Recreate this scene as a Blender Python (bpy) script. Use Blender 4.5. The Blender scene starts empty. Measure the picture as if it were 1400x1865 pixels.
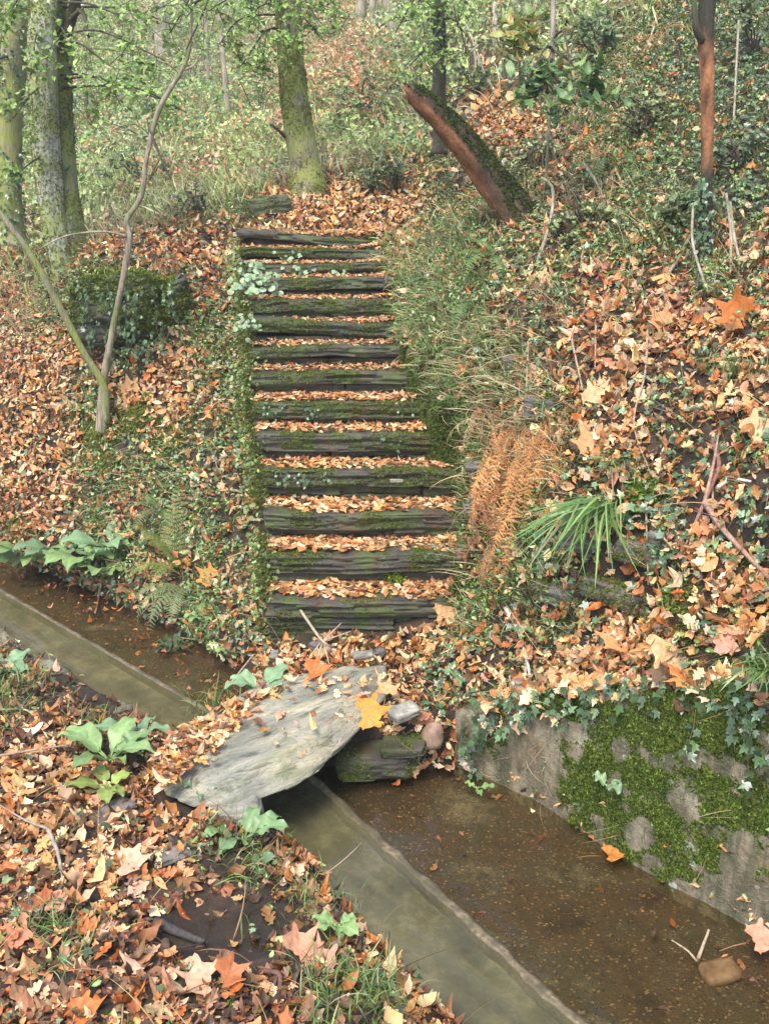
import bpy, math, random
import numpy as np
from mathutils import Vector
rng = np.random.default_rng(7); random.seed(7)
D = bpy.data; C = bpy.context.scene.collection; SC = bpy.context.scene
# ------------------------------------------------------------------ camera, world, sun
F = 1830.0; PITCH = math.radians(18.2); CH = 2.6
cam = D.objects.new('camera', D.cameras.new('camera')); C.objects.link(cam); SC.camera = cam
cam.data.sensor_fit = 'VERTICAL'; cam.data.sensor_height = 24; cam.data.lens = F/1865*24
cam.location = (0, 0, CH); cam.rotation_euler = (math.pi/2-PITCH, 0, 0); cam.data.clip_end = 500
W = D.worlds.new('World'); SC.world = W; W.use_nodes = True
nt = W.node_tree; sky = nt.nodes.new('ShaderNodeTexSky'); sky.sky_type = 'NISHITA'; sky.sun_disc = False
SUN_EL, SUN_AZ = 58, 205          # azimuth from +Y clockwise: sun behind and to the left of the camera
sky.sun_elevation = math.radians(SUN_EL); sky.sun_rotation = math.radians(SUN_AZ); sky.dust_density = 1.5; sky.air_density = 1.0; sky.ozone_density = 1.0
nt.links.new(sky.outputs[0], nt.nodes['Background'].inputs[0]); nt.nodes['Background'].inputs[1].default_value = 0.15
sun = D.objects.new('sun', D.lights.new('sun', 'SUN')); C.objects.link(sun)
sun.data.energy = 1.9; sun.data.angle = math.radians(26); sun.data.color = (1, .95, .87)
sun.rotation_euler = (math.radians(90-SUN_EL), 0, math.radians(180-SUN_AZ))
SC.view_settings.view_transform = 'Standard'; SC.view_settings.look = 'None'; SC.view_settings.gamma = 1
SC.view_settings.exposure = 1.58
SC.cycles.use_denoising = True; SC.cycles.max_bounces = 7; SC.cycles.transparent_max_bounces = 12
SC.cycles.diffuse_bounces = 4; SC.cycles.volume_bounces = 0

# ------------------------------------------------------------------ numpy helpers
def ray(px, py):
    u = (np.asarray(px, float)-700)/F; v = (np.asarray(py, float)-932.5)/F
    return u, math.cos(PITCH)-v*math.sin(PITCH), -math.sin(PITCH)-v*math.cos(PITCH)
def at(px, py, Y=None, z=None):
    x, y, w = ray(px, py); t = Y/y if Y is not None else (z-CH)/w
    return np.array([x*t, y*t, CH+w*t])
def proj(P):
    dx, dy, dz = P[..., 0], P[..., 1], P[..., 2]-CH
    d = dy*math.cos(PITCH)-dz*math.sin(PITCH); up = dy*math.sin(PITCH)+dz*math.cos(PITCH)
    d = np.where(np.abs(d) < .05, .05, d)
    return 700+F*dx/d, 932.5-F*up/d, d
def h3(i, j, k):
    n = (i*374761393+j*668265263+k*1274126177) & 0xffffffff
    n = ((n ^ (n >> 13))*1103515245) & 0xffffffff
    n = ((n ^ (n >> 15))*2246822519) & 0xffffffff
    return ((n ^ (n >> 16)) & 0xffffff)/float(0xffffff)
def vnoise(x, y, z=0.0):
    x, y, z = np.broadcast_arrays(np.asarray(x, float), y, z)
    xi = np.floor(x).astype(np.int64); yi = np.floor(y).astype(np.int64); zi = np.floor(z).astype(np.int64)
    fx, fy, fz = x-xi, y-yi, z-zi
    fx, fy, fz = [t*t*(3-2*t) for t in (fx, fy, fz)]
    r = 0
    for a in (0, 1):
        for b in (0, 1):
            for c in (0, 1):
                r = r + (fx if a else 1-fx)*(fy if b else 1-fy)*(fz if c else 1-fz)*h3(xi+a, yi+b, zi+c)
    return r*2-1
def fbm(x, y, z=0.0, o=4, g=.5):
    r = 0; a = 1.0; s = 0
    for i in range(o):
        f = 2.03**i
        r = r + a*vnoise(np.asarray(x)*f+17.3*i, np.asarray(y)*f+5.1*i, np.asarray(z)*f+9.7*i); s += a; a *= g
    return r/s
def sst(a, b, x):
    t = np.clip((x-a)/(b-a), 0, 1); return t*t*(3-2*t)
def tag(o, label=None, cat=None, group=None, kind=None):
    if label: o['label'] = label
    if cat: o['category'] = cat
    if group: o['group'] = group
    if kind: o['kind'] = kind
    return o
def empty(name, loc, label, cat, group=None, kind=None):
    o = D.objects.new(name, None); C.objects.link(o); o.location = [float(v) for v in loc]; o.empty_display_size = .1
    return tag(o, label, cat, group, kind)

class MB:
    """collects vertices / triangles / quads with a colour per vertex and builds ONE mesh"""
    def __init__(s): s.V = []; s.T = []; s.Q = []; s.K = []; s.n = 0
    def add(s, V, T=None, Q=None, col=(1, 1, 1)):
        V = np.asarray(V, float).reshape(-1, 3); s.V.append(V)
        col = np.asarray(col, float); s.K.append(np.broadcast_to(col, (len(V), 3)) if col.ndim == 1 else col)
        if T is not None and len(T): s.T.append(np.asarray(T, np.int64)+s.n)
        if Q is not None and len(Q): s.Q.append(np.asarray(Q, np.int64)+s.n)
        s.n += len(V); return s
    def arrays(s):
        return np.concatenate(s.V), (np.concatenate(s.T) if s.T else np.zeros((0, 3), np.int64)), (np.concatenate(s.Q) if s.Q else np.zeros((0, 4), np.int64))
    def build(s, name, mat, parent=None, smooth=True, origin=None):
        if not s.V: return None
        V, T, Q = s.arrays(); K = np.concatenate(s.K)
        org = np.zeros(3)
        if parent is not None: org = np.array(parent['_o'] if '_o' in parent else parent.location)
        elif origin is not None: org = np.array(origin, float)
        me = D.meshes.new(name); me.vertices.add(len(V)); me.vertices.foreach_set('co', (V-org).astype(np.float32).ravel())
        idx = np.concatenate([T.ravel(), Q.ravel()]).astype(np.int32); nT, nQ = len(T), len(Q)
        me.loops.add(len(idx)); me.loops.foreach_set('vertex_index', idx)
        me.polygons.add(nT+nQ)
        me.polygons.foreach_set('loop_start', np.concatenate([np.arange(nT)*3, nT*3+np.arange(nQ)*4]).astype(np.int32))
        me.update(calc_edges=True)
        if smooth: me.polygons.foreach_set('use_smooth', np.ones(nT+nQ, bool))
        a = me.color_attributes.new('Col', 'FLOAT_COLOR', 'POINT')
        a.data.foreach_set('color', np.concatenate([K, np.ones((len(K), 1))], 1).astype(np.float32).ravel())
        me.materials.append(mat); me.validate()
        o = D.objects.new(name, me); C.objects.link(o); o['_o'] = [float(v) for v in org]
        if parent is not None:
            o.parent = parent
            if parent.parent is not None or parent.type == 'MESH': pass
        elif origin is not None: o.location = [float(v) for v in org]
        return o

def norm(v): return v/np.maximum(np.linalg.norm(v, axis=-1, keepdims=True), 1e-9)
def frames(N, A):
    """basis with z=N and x as near as possible to A; arrays (n,3)"""
    z = norm(N); y = norm(np.cross(z, A)); x = np.cross(y, z)
    return np.stack([x, y, z], axis=-1)
def scatter(mb, proto, P, R, s, col, vcol=None):
    """proto = (V (m,3), T (k,3)); P (n,3); R (n,3,3); s (n,) or (n,3); col (n,3)"""
    V, T = proto[0], proto[1]; n, m = len(P), len(V)
    if n == 0: return
    s = np.asarray(s, float)
    if s.ndim == 1: s = s[:, None]
    L = V[None]*s[:, None, :]
    out = P[:, None, :]+np.einsum('nij,nmj->nmi', R, L)
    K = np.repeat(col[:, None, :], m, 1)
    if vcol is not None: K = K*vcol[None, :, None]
    F_ = (T[None]+(np.arange(n)*m)[:, None, None]).reshape(-1, 3)
    mb.add(out.reshape(-1, 3), T=F_, col=K.reshape(-1, 3))
def rdir(n):
    a = rng.uniform(0, 2*math.pi, n); return np.stack([np.cos(a), np.sin(a), np.zeros(n)], -1)
def tilt(N, amt):
    return norm(N+rng.normal(0, 1, N.shape)*amt)
def pick(pal, w, n, var=.18):
    pal = np.array(pal, float); w = (list(w)+[1]*9)[:len(pal)]; i = rng.choice(len(pal), n, p=np.array(w)/sum(w))
    c = pal[i]*(1+rng.normal(0, var, (n, 1)))*(1+rng.normal(0, .06, (n, 3)))
    return np.clip(c, .004, .85)

# ------------------------------------------------------------------ leaf shapes (unit length along +x, normal +z)
def leafshape(fn, n=16, curl=.25, fold=.25, wav=.06, seed=0, inner=True):
    r = np.random.default_rng(seed)
    a = np.linspace(-math.pi, math.pi, n, endpoint=False)
    pts = np.array([fn(t) for t in a])            # x in 0..1, y half width
    c = np.array([.42, 0.]); V = [c]; 
    rings = [.55, 1.0] if inner else [1.0]
    for k in rings: V += list(c+(pts-c)*k)
    V = np.array(V)
    x, y = V[:, 0]-.42, V[:, 1]
    ph = r.uniform(0, 6, 3)
    z = curl*(x*x*r.uniform(.3, 1.3)+y*y*r.uniform(.2, 1.5))*r.choice([-1, 1, 1])+fold*np.abs(y)*r.uniform(.2, 1)+wav*np.sin(x*9+ph[0])*np.cos(y*11+ph[1])+x*y*r.normal(0, .35)
    V = np.stack([x, y, z], -1); T = []
    for i in range(n):
        j = (i+1) % n; T.append((0, 1+i, 1+j))
        if inner: T += [(1+i, 1+n+i, 1+n+j), (1+i, 1+n+j, 1+j)]
    vc = np.ones(len(V)); vc[0] = .9; vc[-n:] = 1.06
    return V, np.array(T), vc
def polar(fr):
    return lambda t: (.42+fr(t)*math.cos(t), fr(t)*math.sin(t))
def oak(t):
    s = math.cos(t); x = .5+.5*s
    w = .25*math.sin(math.pi*x**1.25)**.75 if 0 < x < 1 else 0
    w *= 1+.36*math.sin(x*8*math.pi+.6)
    return (x, w*(1 if t > 0 else -1))
def ovate(wd=.26, p=.9):
    def f(t):
        x = .5+.5*math.cos(t); w = wd*math.sin(math.pi*x**p) if 0 < x < 1 else 0
        return (x, w*(1 if t > 0 else -1))
    return f
def plane_r(t):
    # five pointed lobes, stem at t=pi
    v = 0
    for c, L, wd in ((0, .60, .52), (.95, .54, .50), (-.95, .54, .50), (1.85, .42, .5), (-1.85, .42, .5)):
        d = abs((t-c+math.pi) % (2*math.pi)-math.pi); v = max(v, L*max(0, 1-d/wd)**.8*(1+.06*math.cos(t*23)))
    return max(v, .34 if abs(t) < 2.4 else .12)
def ivy_r(t):
    v = 0
    for c, L, wd in ((0, .55, .6), (1.15, .42, .6), (-1.15, .42, .6), (2.2, .33, .5), (-2.2, .33, .5)):
        d = abs((t-c+math.pi) % (2*math.pi)-math.pi); v = max(v, L*max(0, 1-d/wd)**.7)
    return max(v, .22)
OAK = [leafshape(oak, 36, .9, .3, .05, s) for s in range(6)]
OAKL = [leafshape(oak, 20, 1.2, .35, .07, s+20, False) for s in range(3)]+[leafshape(ovate(.27, 1.1), 12, 1.5, .5, .09, s+30, False) for s in range(4)]
OVL = [leafshape(ovate(.24), 10, 1.3, .5, .08, s+40, False) for s in range(5)]
TINY = [leafshape(ovate(.3), 6, .8, .4, .03, s+60, False) for s in range(4)]
PLN = [leafshape(polar(plane_r), 40, .55, .2, .045, s+80) for s in range(4)]
IVY = [leafshape(polar(ivy_r), 20, .3, .12, .02, s+100, False) for s in range(4)]
IVYS = [leafshape(polar(ivy_r), 10, .3, .12, .02, s+110, False) for s in range(4)]
RND = [leafshape(polar(lambda t: .5-.25*max(0, 1-abs(abs(t)-math.pi)/.4)), 14, -.6, -.1, .02, s+120, False) for s in range(2)]
TUFT = []
for s in range(3):
    r = np.random.default_rng(s+200); V = []; T = []
    for k in range(4):
        a = r.uniform(0, 6.28); d = np.array([math.cos(a), math.sin(a), r.uniform(.5, 1.6)]); d /= np.linalg.norm(d)
        sd = np.array([-math.sin(a), math.cos(a), 0])*.22; b = len(V)
        o = np.array([r.uniform(-.4, .4), r.uniform(-.4, .4), -.1]); V += [o-sd, o+sd, o+d]; T.append((b, b+1, b+2))
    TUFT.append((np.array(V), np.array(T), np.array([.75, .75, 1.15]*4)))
def blade(seg=5, bend=1.1, wd=.018, seed=0):
    r = np.random.default_rng(seed); V = []; T = []; x = z = 0; a = r.uniform(1.1, 1.45); side = r.normal(0, .12)
    for i in range(seg+1):
        t = i/seg; w = wd*(1-t)**.6*(.5+.9*min(1, t*3)) if i < seg else 0.0005
        V += [(x, -w+side*t*t, z), (x, w+side*t*t, z)]
        x += math.cos(a)/seg; z += math.sin(a)/seg; a -= bend/seg*(1+t)
        if i: b = 2*i-2; T += [(b, b+1, b+3), (b, b+3, b+2)]
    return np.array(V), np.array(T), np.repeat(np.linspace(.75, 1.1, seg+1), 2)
BLD = [blade(5, b, .02, i) for i, b in enumerate((.5, .9, 1.3, 1.7, 2.1))]
DROOP = [blade(6, b, .012, i+9) for i, b in enumerate((1.9, 2.4, 2.8))]
STEM = [blade(6, b, .007, i+19) for i, b in enumerate((.1, .5, 1.0, 1.6))]

# ------------------------------------------------------------------ materials
def newmat(name):
    m = D.materials.new(name); m.use_nodes = True; n = m.node_tree.nodes; l = m.node_tree.links
    return m, n, l, n['Principled BSDF']
def ramp(n, l, fac, stops):
    r = n.new('ShaderNodeValToRGB'); e = r.color_ramp.elements
    e[0].position, e[0].color = stops[0][0], (*stops[0][1], 1); e[1].position, e[1].color = stops[-1][0], (*stops[-1][1], 1)
    for p, c in stops[1:-1]: x = e.new(p); x.color = (*c, 1)
    l.new(fac, r.inputs[0]); return r.outputs[0]
def noise(n, l, scale, detail=6, rough=.6, vec=None, mapscale=None, dist=0):
    t = n.new('ShaderNodeTexNoise'); t.inputs['Scale'].default_value = scale; t.inputs['Detail'].default_value = detail
    t.inputs['Roughness'].default_value = rough; t.inputs['Distortion'].default_value = dist
    g = n.new('ShaderNodeNewGeometry')
    if mapscale:
        mp = n.new('ShaderNodeMapping'); mp.inputs['Scale'].default_value = mapscale; l.new(g.outputs['Position'], mp.inputs[0]); l.new(mp.outputs[0], t.inputs['Vector'])
    else: l.new(g.outputs['Position'], t.inputs['Vector'])
    return t.outputs[0]
def mix(n, l, f, a, b, mode='MIX'):
    m = n.new('ShaderNodeMix'); m.data_type = 'RGBA'; m.blend_type = mode
    for i, v in ((0, f), (6, a), (7, b)):
        if isinstance(v, (int, float)): m.inputs[i].default_value = v
        elif isinstance(v, tuple): m.inputs[i].default_value = (*v, 1)
        else: l.new(v, m.inputs[i])
    return m.outputs[2]
def bump(n, l, p, h, strength=.5, dist=.01):
    b = n.new('ShaderNodeBump'); b.inputs['Strength'].default_value = strength; b.inputs['Distance'].default_value = dist
    l.new(h, b.inputs['Height']); l.new(b.outputs[0], p.inputs['Normal'])
def leafmat(name, rough=.55, trans=.25, spec=.4, mottle=.25):
    m, n, l, p = newmat(name)
    a = n.new('ShaderNodeAttribute'); a.attribute_name = 'Col'
    f = noise(n, l, 60, 3); mr = n.new('ShaderNodeMapRange'); mr.inputs[1].default_value = .3; mr.inputs[2].default_value = .7
    mr.inputs[3].default_value = 1-mottle; mr.inputs[4].default_value = 1+mottle; l.new(f, mr.inputs[0])
    vm = n.new('ShaderNodeVectorMath'); vm.operation = 'SCALE'; l.new(a.outputs['Color'], vm.inputs[0]); l.new(mr.outputs[0], vm.inputs['Scale'])
    l.new(vm.outputs[0], p.inputs['Base Color']); p.inputs['Roughness'].default_value = rough; p.inputs['Specular IOR Level'].default_value = spec
    tr = n.new('ShaderNodeBsdfTranslucent'); l.new(vm.outputs[0], tr.inputs[0])
    ms = n.new('ShaderNodeMixShader'); ms.inputs[0].default_value = trans
    if name == 'dry_wood': bump(n, l, p, noise(n, l, 1, 6, .7, mapscale=(60, 60, 14)), .8, .015)
    l.new(p.outputs[0], ms.inputs[1]); l.new(tr.outputs[0], ms.inputs[2]); l.new(ms.outputs[0], n['Material Output'].inputs[0])
    return m
M = {}
M['dry'] = leafmat('dry_leaf', .55, .2, .35)
M['green'] = leafmat('green_leaf', .45, .3, .5, .15)
M['ivy'] = leafmat('ivy_leaf', .33, .1, .6, .2)
M['moss'] = leafmat('moss_fuzz', .9, .25, .1, .3)
M['wood'] = leafmat('dry_wood', .75, 0, .3, .35)
m, n, l, p = newmat('soil')
f = noise(n, l, 9, 8, .65); f2 = noise(n, l, 1.3, 4)
c = ramp(n, l, f, [(.3, (.018, .011, .006)), (.5, (.055, .032, .018)), (.7, (.13, .075, .042))])
gcol = ramp(n, l, f2, [(.52, (0, 0, 0)), (.7, (.35, .35, .35))])
l.new(mix(n, l, gcol, c, (.07, .08, .03)), p.inputs['Base Color']); p.inputs['Roughness'].default_value = .85; f3 = noise(n, l, 60, 6, .75); ad = n.new('ShaderNodeMath'); ad.operation = 'ADD'; l.new(f, ad.inputs[0]); l.new(f3, ad.inputs[1]); bump(n, l, p, ad.outputs[0], 1, .03); M['soil'] = m
def slate(name, base, moss=.5, wet=.5, tint=(.05, .075, .018)):
    m, n, l, p = newmat(name)
    st = noise(n, l, 1.0, 8, .7, mapscale=(7, 7, 75), dist=.4); bl = noise(n, l, 7, 6, .6); fi = noise(n, l, 55, 5, .7)
    c = ramp(n, l, st, [(.28, tuple(v*.25 for v in base)), (.5, base), (.72, tuple(v*1.9 for v in base))])
    br = ramp(n, l, noise(n, l, 5, 5, .6), [(.52, (0, 0, 0)), (.66, (.7, .7, .7))])
    c = mix(n, l, br, c, (.10, .045, .02))
    mk = ramp(n, l, bl, [(.56-.16*moss, (0, 0, 0)), (.72-.16*moss, (.85, .85, .85))])
    c = mix(n, l, mk, c, tint)
    lc = ramp(n, l, fi, [(.66, (0, 0, 0)), (.72, (.5, .5, .5))]); c = mix(n, l, lc, c, tuple(min(.5, v*3+.05) for v in base))
    l.new(c, p.inputs['Base Color']); p.inputs['Roughness'].default_value = wet; p.inputs['Specular IOR Level'].default_value = .4
    ad = n.new('ShaderNodeMath'); ad.operation = 'ADD'; l.new(st, ad.inputs[0]); l.new(fi, ad.inputs[1]); bump(n, l, p, ad.outputs[0], .8, .012)
    return m
M['step'] = slate('wet_slate', (.062, .054, .040), .66, .5, (.075, .10, .025))
M['stone'] = slate('loose_slate', (.13, .115, .10), .1, .5)
M['slab'] = slate('slab_slate', (.27, .255, .205), .12, .45, (.14, .14, .07))
m, n, l, p = newmat('cobble_stone'); cf = noise(n, l, 14, 6, .65); l.new(ramp(n, l, cf, [(.3, (.10, .06, .04)), (.5, (.24, .145, .095)), (.7, (.36, .25, .18))]), p.inputs['Base Color']); p.inputs['Roughness'].default_value = .6; bump(n, l, p, cf, .5, .01); M['cobble'] = m
m, n, l, p = newmat('concrete')
a = noise(n, l, 4, 6, .6); b = noise(n, l, 22, 6, .7); d = noise(n, l, 1.0, 5, .6, mapscale=(9, 9, 2)); wsp = noise(n, l, 6.5, 3, .5)
c = ramp(n, l, a, [(.3, (.10, .078, .045)), (.5, (.23, .185, .115)), (.7, (.37, .32, .22))])
c = mix(n, l, ramp(n, l, d, [(.42, (0, 0, 0)), (.62, (.9, .9, .9))]), c, (.055, .058, .028))
c = mix(n, l, ramp(n, l, b, [(.5, (0, 0, 0)), (.75, (.6, .6, .6))]), c, (.10, .075, .05))
c = mix(n, l, ramp(n, l, wsp, [(.66, (0, 0, 0)), (.69, (.8, .8, .8))]), c, (.42, .45, .36))
c = mix(n, l, ramp(n, l, noise(n, l, 90, 4, .7), [(.52, (0, 0, 0)), (.68, (.35, .35, .35))]), c, (.38, .34, .24))
c = mix(n, l, ramp(n, l, noise(n, l, 3.2, 5, .7), [(.52, (0, 0, 0)), (.68, (.5, .5, .5))]), c, (.14, .08, .035))
c = mix(n, l, ramp(n, l, noise(n, l, 1, 6, .7, mapscale=(30, 30, 5)), [(.48, (0, 0, 0)), (.6, (.65, .65, .65))]), c, (.06, .06, .025))
l.new(c, p.inputs['Base Color']); p.inputs['Roughness'].default_value = .8; bump(n, l, p, b, 1, .02); M['concrete'] = m
def barkm(name, dark, light, moss, amt, spots=.5):
    m, n, l, p = newmat(name)
    s = noise(n, l, 1, 6, .65, mapscale=(42, 42, 7), dist=.6); q = noise(n, l, 5, 5, .6); r = noise(n, l, 30, 4, .6)
    c = ramp(n, l, s, [(.32, dark), (.6, light)])
    c = mix(n, l, ramp(n, l, q, [(.55-amt*.3, (0, 0, 0)), (.68-amt*.3, (.9, .9, .9))]), c, moss)
    c = mix(n, l, ramp(n, l, r, [(.72-spots*.15, (0, 0, 0)), (.76-spots*.15, (.8, .8, .8))]), c, (.34, .36, .26))
    l.new(c, p.inputs['Base Color']); p.inputs['Roughness'].default_value = .85; bump(n, l, p, s, .9, .02); return m
M['bark_moss'] = barkm('mossy_bark', (.09, .08, .045), (.30, .26, .16), (.24, .26, .06), .55, .4)
M['bark_grey'] = barkm('lichen_bark', (.22, .21, .15), (.55, .53, .42), (.28, .31, .10), .4, .85)
M['bark_dark'] = barkm('dark_bark', (.02, .016, .012), (.08, .06, .04), (.06, .07, .02), .2, .1)
M['bark_rust'] = barkm('rusty_bark', (.05, .02, .01), (.30, .12, .05), (.05, .035, .018), .3, .02)
M['bark_sap'] = barkm('sapling_bark', (.12, .09, .055), (.33, .27, .19), (.14, .15, .05), .3, .3)
M['bark_pale'] = barkm('pale_bark', (.17, .13, .09), (.40, .34, .25), (.14, .15, .06), .2, .4)
def waterm(name, body, opac, rough, bscale=(14, 14, 3), bs=.12, streak=False):
    m, n, l, p = newmat(name)
    n.remove(p); out = n['Material Output']
    nz = noise(n, l, 1, 4, .5, mapscale=(8, 8, 8)); 
    # small ripples, longer across the current than along it
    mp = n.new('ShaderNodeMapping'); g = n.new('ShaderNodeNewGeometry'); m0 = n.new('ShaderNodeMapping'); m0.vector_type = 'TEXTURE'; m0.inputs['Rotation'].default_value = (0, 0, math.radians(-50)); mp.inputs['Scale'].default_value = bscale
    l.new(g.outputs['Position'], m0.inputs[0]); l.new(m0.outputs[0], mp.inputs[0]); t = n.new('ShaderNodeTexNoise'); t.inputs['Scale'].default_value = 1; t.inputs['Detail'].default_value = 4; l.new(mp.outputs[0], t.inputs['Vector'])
    bp = n.new('ShaderNodeBump'); bp.inputs['Strength'].default_value = bs; bp.inputs['Distance'].default_value = .03; l.new(t.outputs[0], bp.inputs['Height'])
    df = n.new('ShaderNodeBsdfDiffuse'); tr = n.new('ShaderNodeBsdfTransparent'); gl = n.new('ShaderNodeBsdfGlossy'); fr = n.new('ShaderNodeFresnel')
    l.new(ramp(n, l, t.outputs[0] if streak else nz, [(.32, tuple(v*.6 for v in body)), (.5, body), (.68, tuple(v*1.35 for v in body))]), df.inputs[0]); tr.inputs[0].default_value = (.90, .87, .72, 1)  # with streak, pale sky-reflection streaks are painted into the silty body colour
    gl.inputs['Roughness'].default_value = rough; fr.inputs[0].default_value = 1.42
    l.new(bp.outputs[0], gl.inputs['Normal']); l.new(bp.outputs[0], fr.inputs['Normal'])
    a = n.new('ShaderNodeMixShader'); a.inputs[0].default_value = opac; l.new(tr.outputs[0], a.inputs[1]); l.new(df.outputs[0], a.inputs[2])
    b = n.new('ShaderNodeMixShader'); l.new(fr.outputs[0], b.inputs[0]); l.new(a.outputs[0], b.inputs[1]); l.new(gl.outputs[0], b.inputs[2])
    l.new(b.outputs[0], out.inputs[0]); return m
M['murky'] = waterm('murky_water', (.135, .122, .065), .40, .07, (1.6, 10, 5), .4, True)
M['clear'] = waterm('clear_water', (.10, .06, .025), .10, .02, (6, 10, 5), .2)
m, n, l, p = newmat('gravel_bed')
a = noise(n, l, 3, 5, .6); v = n.new('ShaderNodeTexVoronoi'); v.inputs['Scale'].default_value = 130; g = n.new('ShaderNodeNewGeometry'); l.new(g.outputs['Position'], v.inputs['Vector'])
c = ramp(n, l, a, [(.32, (.02, .014, .007)), (.46, (.07, .042, .020)), (.56, (.05, .042, .022)), (.70, (.19, .155, .10))])
sp = n.new('ShaderNodeSeparateColor'); l.new(v.outputs['Color'], sp.inputs[0])
c = mix(n, l, ramp(n, l, sp.outputs[0], [(.90, (0, 0, 0)), (.99, (.7, .7, .7))]), c, (.38, .25, .12))
c = mix(n, l, ramp(n, l, sp.outputs[1], [(.82, (0, 0, 0)), (.9, (.7, .7, .7))]), c, (.02, .014, .01))
l.new(c, p.inputs['Base Color']); p.inputs['Roughness'].default_value = .8; bump(n, l, p, v.outputs[0], .5, .01); M['gravel'] = m

m, n, l, p = newmat('silt')
c = ramp(n, l, noise(n, l, 5, 8, .75), [(.34, (.03, .028, .013)), (.5, (.13, .12, .065)), (.64, (.33, .30, .19))])
l.new(c, p.inputs['Base Color']); p.inputs['Roughness'].default_value = .9; M['silt'] = m
m, n, l, p = newmat('silty_stone'); c = ramp(n, l, noise(n, l, 40, 6, .75), [(.3, (.05, .035, .018)), (.5, (.13, .10, .055)), (.7, (.27, .21, .12))])
c = mix(n, l, ramp(n, l, noise(n, l, 6, 3, .5), [(.45, (0, 0, 0)), (.6, (.7, .7, .7))]), c, (.05, .045, .02))
l.new(c, p.inputs['Base Color']); p.inputs['Roughness'].default_value = .6; M['liptan'] = m
# ------------------------------------------------------------------ canal coordinates and terrain height
R2 = math.sqrt(.5)
def qn(x, y): return (x-y)*R2, (x+y)*R2
def xy(q, n_): return (q+n_)*R2, (n_-q)*R2
def nb(q): return np.interp(q, [-12, -5.28, -3.95, -2.94, -2.265, -1.765, -.5], [2.25, 2.25, 2.30, 2.235, 2.09, 1.99, 1.75])
def nl(q): return np.interp(q, [-12, -6.22, -3.94, -3.07, -1.39, -.5], [2.58, 2.59, 2.62, 2.60, 2.28, 2.05])
def nw(q): return np.interp(q, [-12, -6.9, -5.63, -4.75, -4.07, -2.9, -2.57, -1.35, -1.1, 0], [2.86, 2.88, 2.97, 3.02, 2.95, 3.1, 3.19, 3.13, 3.10, 3.0])
def wtop(q): return np.interp(q, [-2.62, -2.4, -1.87, -1.4, -.5], [.30, .42, .70, .90, 1.1])
ctl = [  # px, py, Y of the hillside
 (0, 1005, 6.95), (180, 1080, 6.15), (330, 1150, 5.58), (430, 1225, 5.0), (100, 960, 6.6), (300, 1000, 5.95), (420, 1080, 5.4), (430, 950, 5.85), (300, 850, 6.4), (420, 800, 6.4), (150, 850, 6.8), (0, 850, 7.2),
 (300, 650, 7.2), (180, 650, 7.3), (400, 650, 7.0), (0, 650, 8.2), (60, 560, 8.8), (340, 500, 7.65), (400, 500, 7.6), (230, 465, 7.75), (150, 470, 8.0), (300, 430, 8.1), (400, 420, 8.2), (0, 480, 10.),
 (400, 380, 9.2), (540, 380, 8.5), (650, 400, 8.3), (540, 340, 9.2), (420, 340, 10.5), (200, 380, 10.5), (0, 380, 12), (700, 270, 10.5), (600, 230, 12.), (650, 100, 17), (650, 0, 22), (200, 300, 14), (200, 200, 18), (200, 100, 23), (200, 0, 28), (400, 250, 13.5), (400, 120, 20), (400, 0, 27), (0, 200, 19), (0, 0, 29),
 (720, 430, 7.9), (750, 500, 7.3), (770, 580, 6.6), (800, 620, 6.2), (800, 700, 5.95), (870, 800, 5.5), (890, 900, 5.15), (900, 1000, 4.9), (900, 1100, 4.6), (950, 1250, 4.25), (1000, 1130, 4.12), (1000, 1020, 4.25), (1000, 900, 4.4), (1100, 1130, 3.9), (1100, 900, 4.1), (1250, 1100, 3.5), (1250, 900, 3.72), (1400, 1080, 3.2), (1400, 900, 3.5),
 (1000, 700, 5.0), (1100, 700, 4.75), (1250, 700, 4.35), (1400, 700, 4.0), (1000, 560, 5.6), (900, 600, 5.75), (900, 450, 6.6), (1000, 450, 6.2), (1150, 500, 5.6), (1290, 500, 5.3), (1400, 520, 4.75), (900, 380, 7.1), (800, 400, 8.), (1100, 350, 6.9), (1400, 300, 6.), (1250, 300, 6.6), (800, 200, 10.5), (900, 200, 9.2), (1050, 200, 8.2), (1200, 200, 7.6), (1400, 150, 6.9), (900, 0, 12.5), (1050, 0, 10.8), (1200, 0, 9.3), (1400, 0, 8.2)]
cp = [at(a, b, Y=c) for a, b, c in ctl]
for x, y, z in [(-.5, 4.95, .215), (0, 4.95, .205), (.4, 4.9, .26), (0, 4.4, .25), (.4, 4.3, .25), (-.4, 4.6, .24), (-40, 20, 3), (-40, 60, 12), (0, 60, 14.5), (40, 60, 15), (40, 10, 11), (-15, 12, 1.6), (12, 6, 6.), (0, 90, 17), (-60, 90, 15), (60, 90, 18), (-90, 10, 2), (90, 0, 14), (3.5, 1.0, 2.2), (2.6, 2.2, 1.5)]: cp.append(np.array([x, y, z]))
for q in (-2.3, -1.87, -1.4, -1.0, -.4):
    for dn, dz in ((.1, .02), (.22, .07)):
        x, y = xy(q, float(nw(q))+dn); cp.append(np.array([x, y, float(wtop(q))+dz]))
cp = np.array(cp)
def rbf_fit(cp):
    X = cp[:, :2]; d = np.linalg.norm(X[:, None]-X[None], axis=-1); n_ = len(X)
    A = np.zeros((n_+3, n_+3)); A[:n_, :n_] = d+np.eye(n_)*-.02; Pm = np.c_[np.ones(n_), X]; A[:n_, n_:] = Pm; A[n_:, :n_] = Pm.T
    return X, np.linalg.solve(A, np.r_[cp[:, 2], 0, 0, 0])
RX, RW = rbf_fit(cp)
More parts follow.
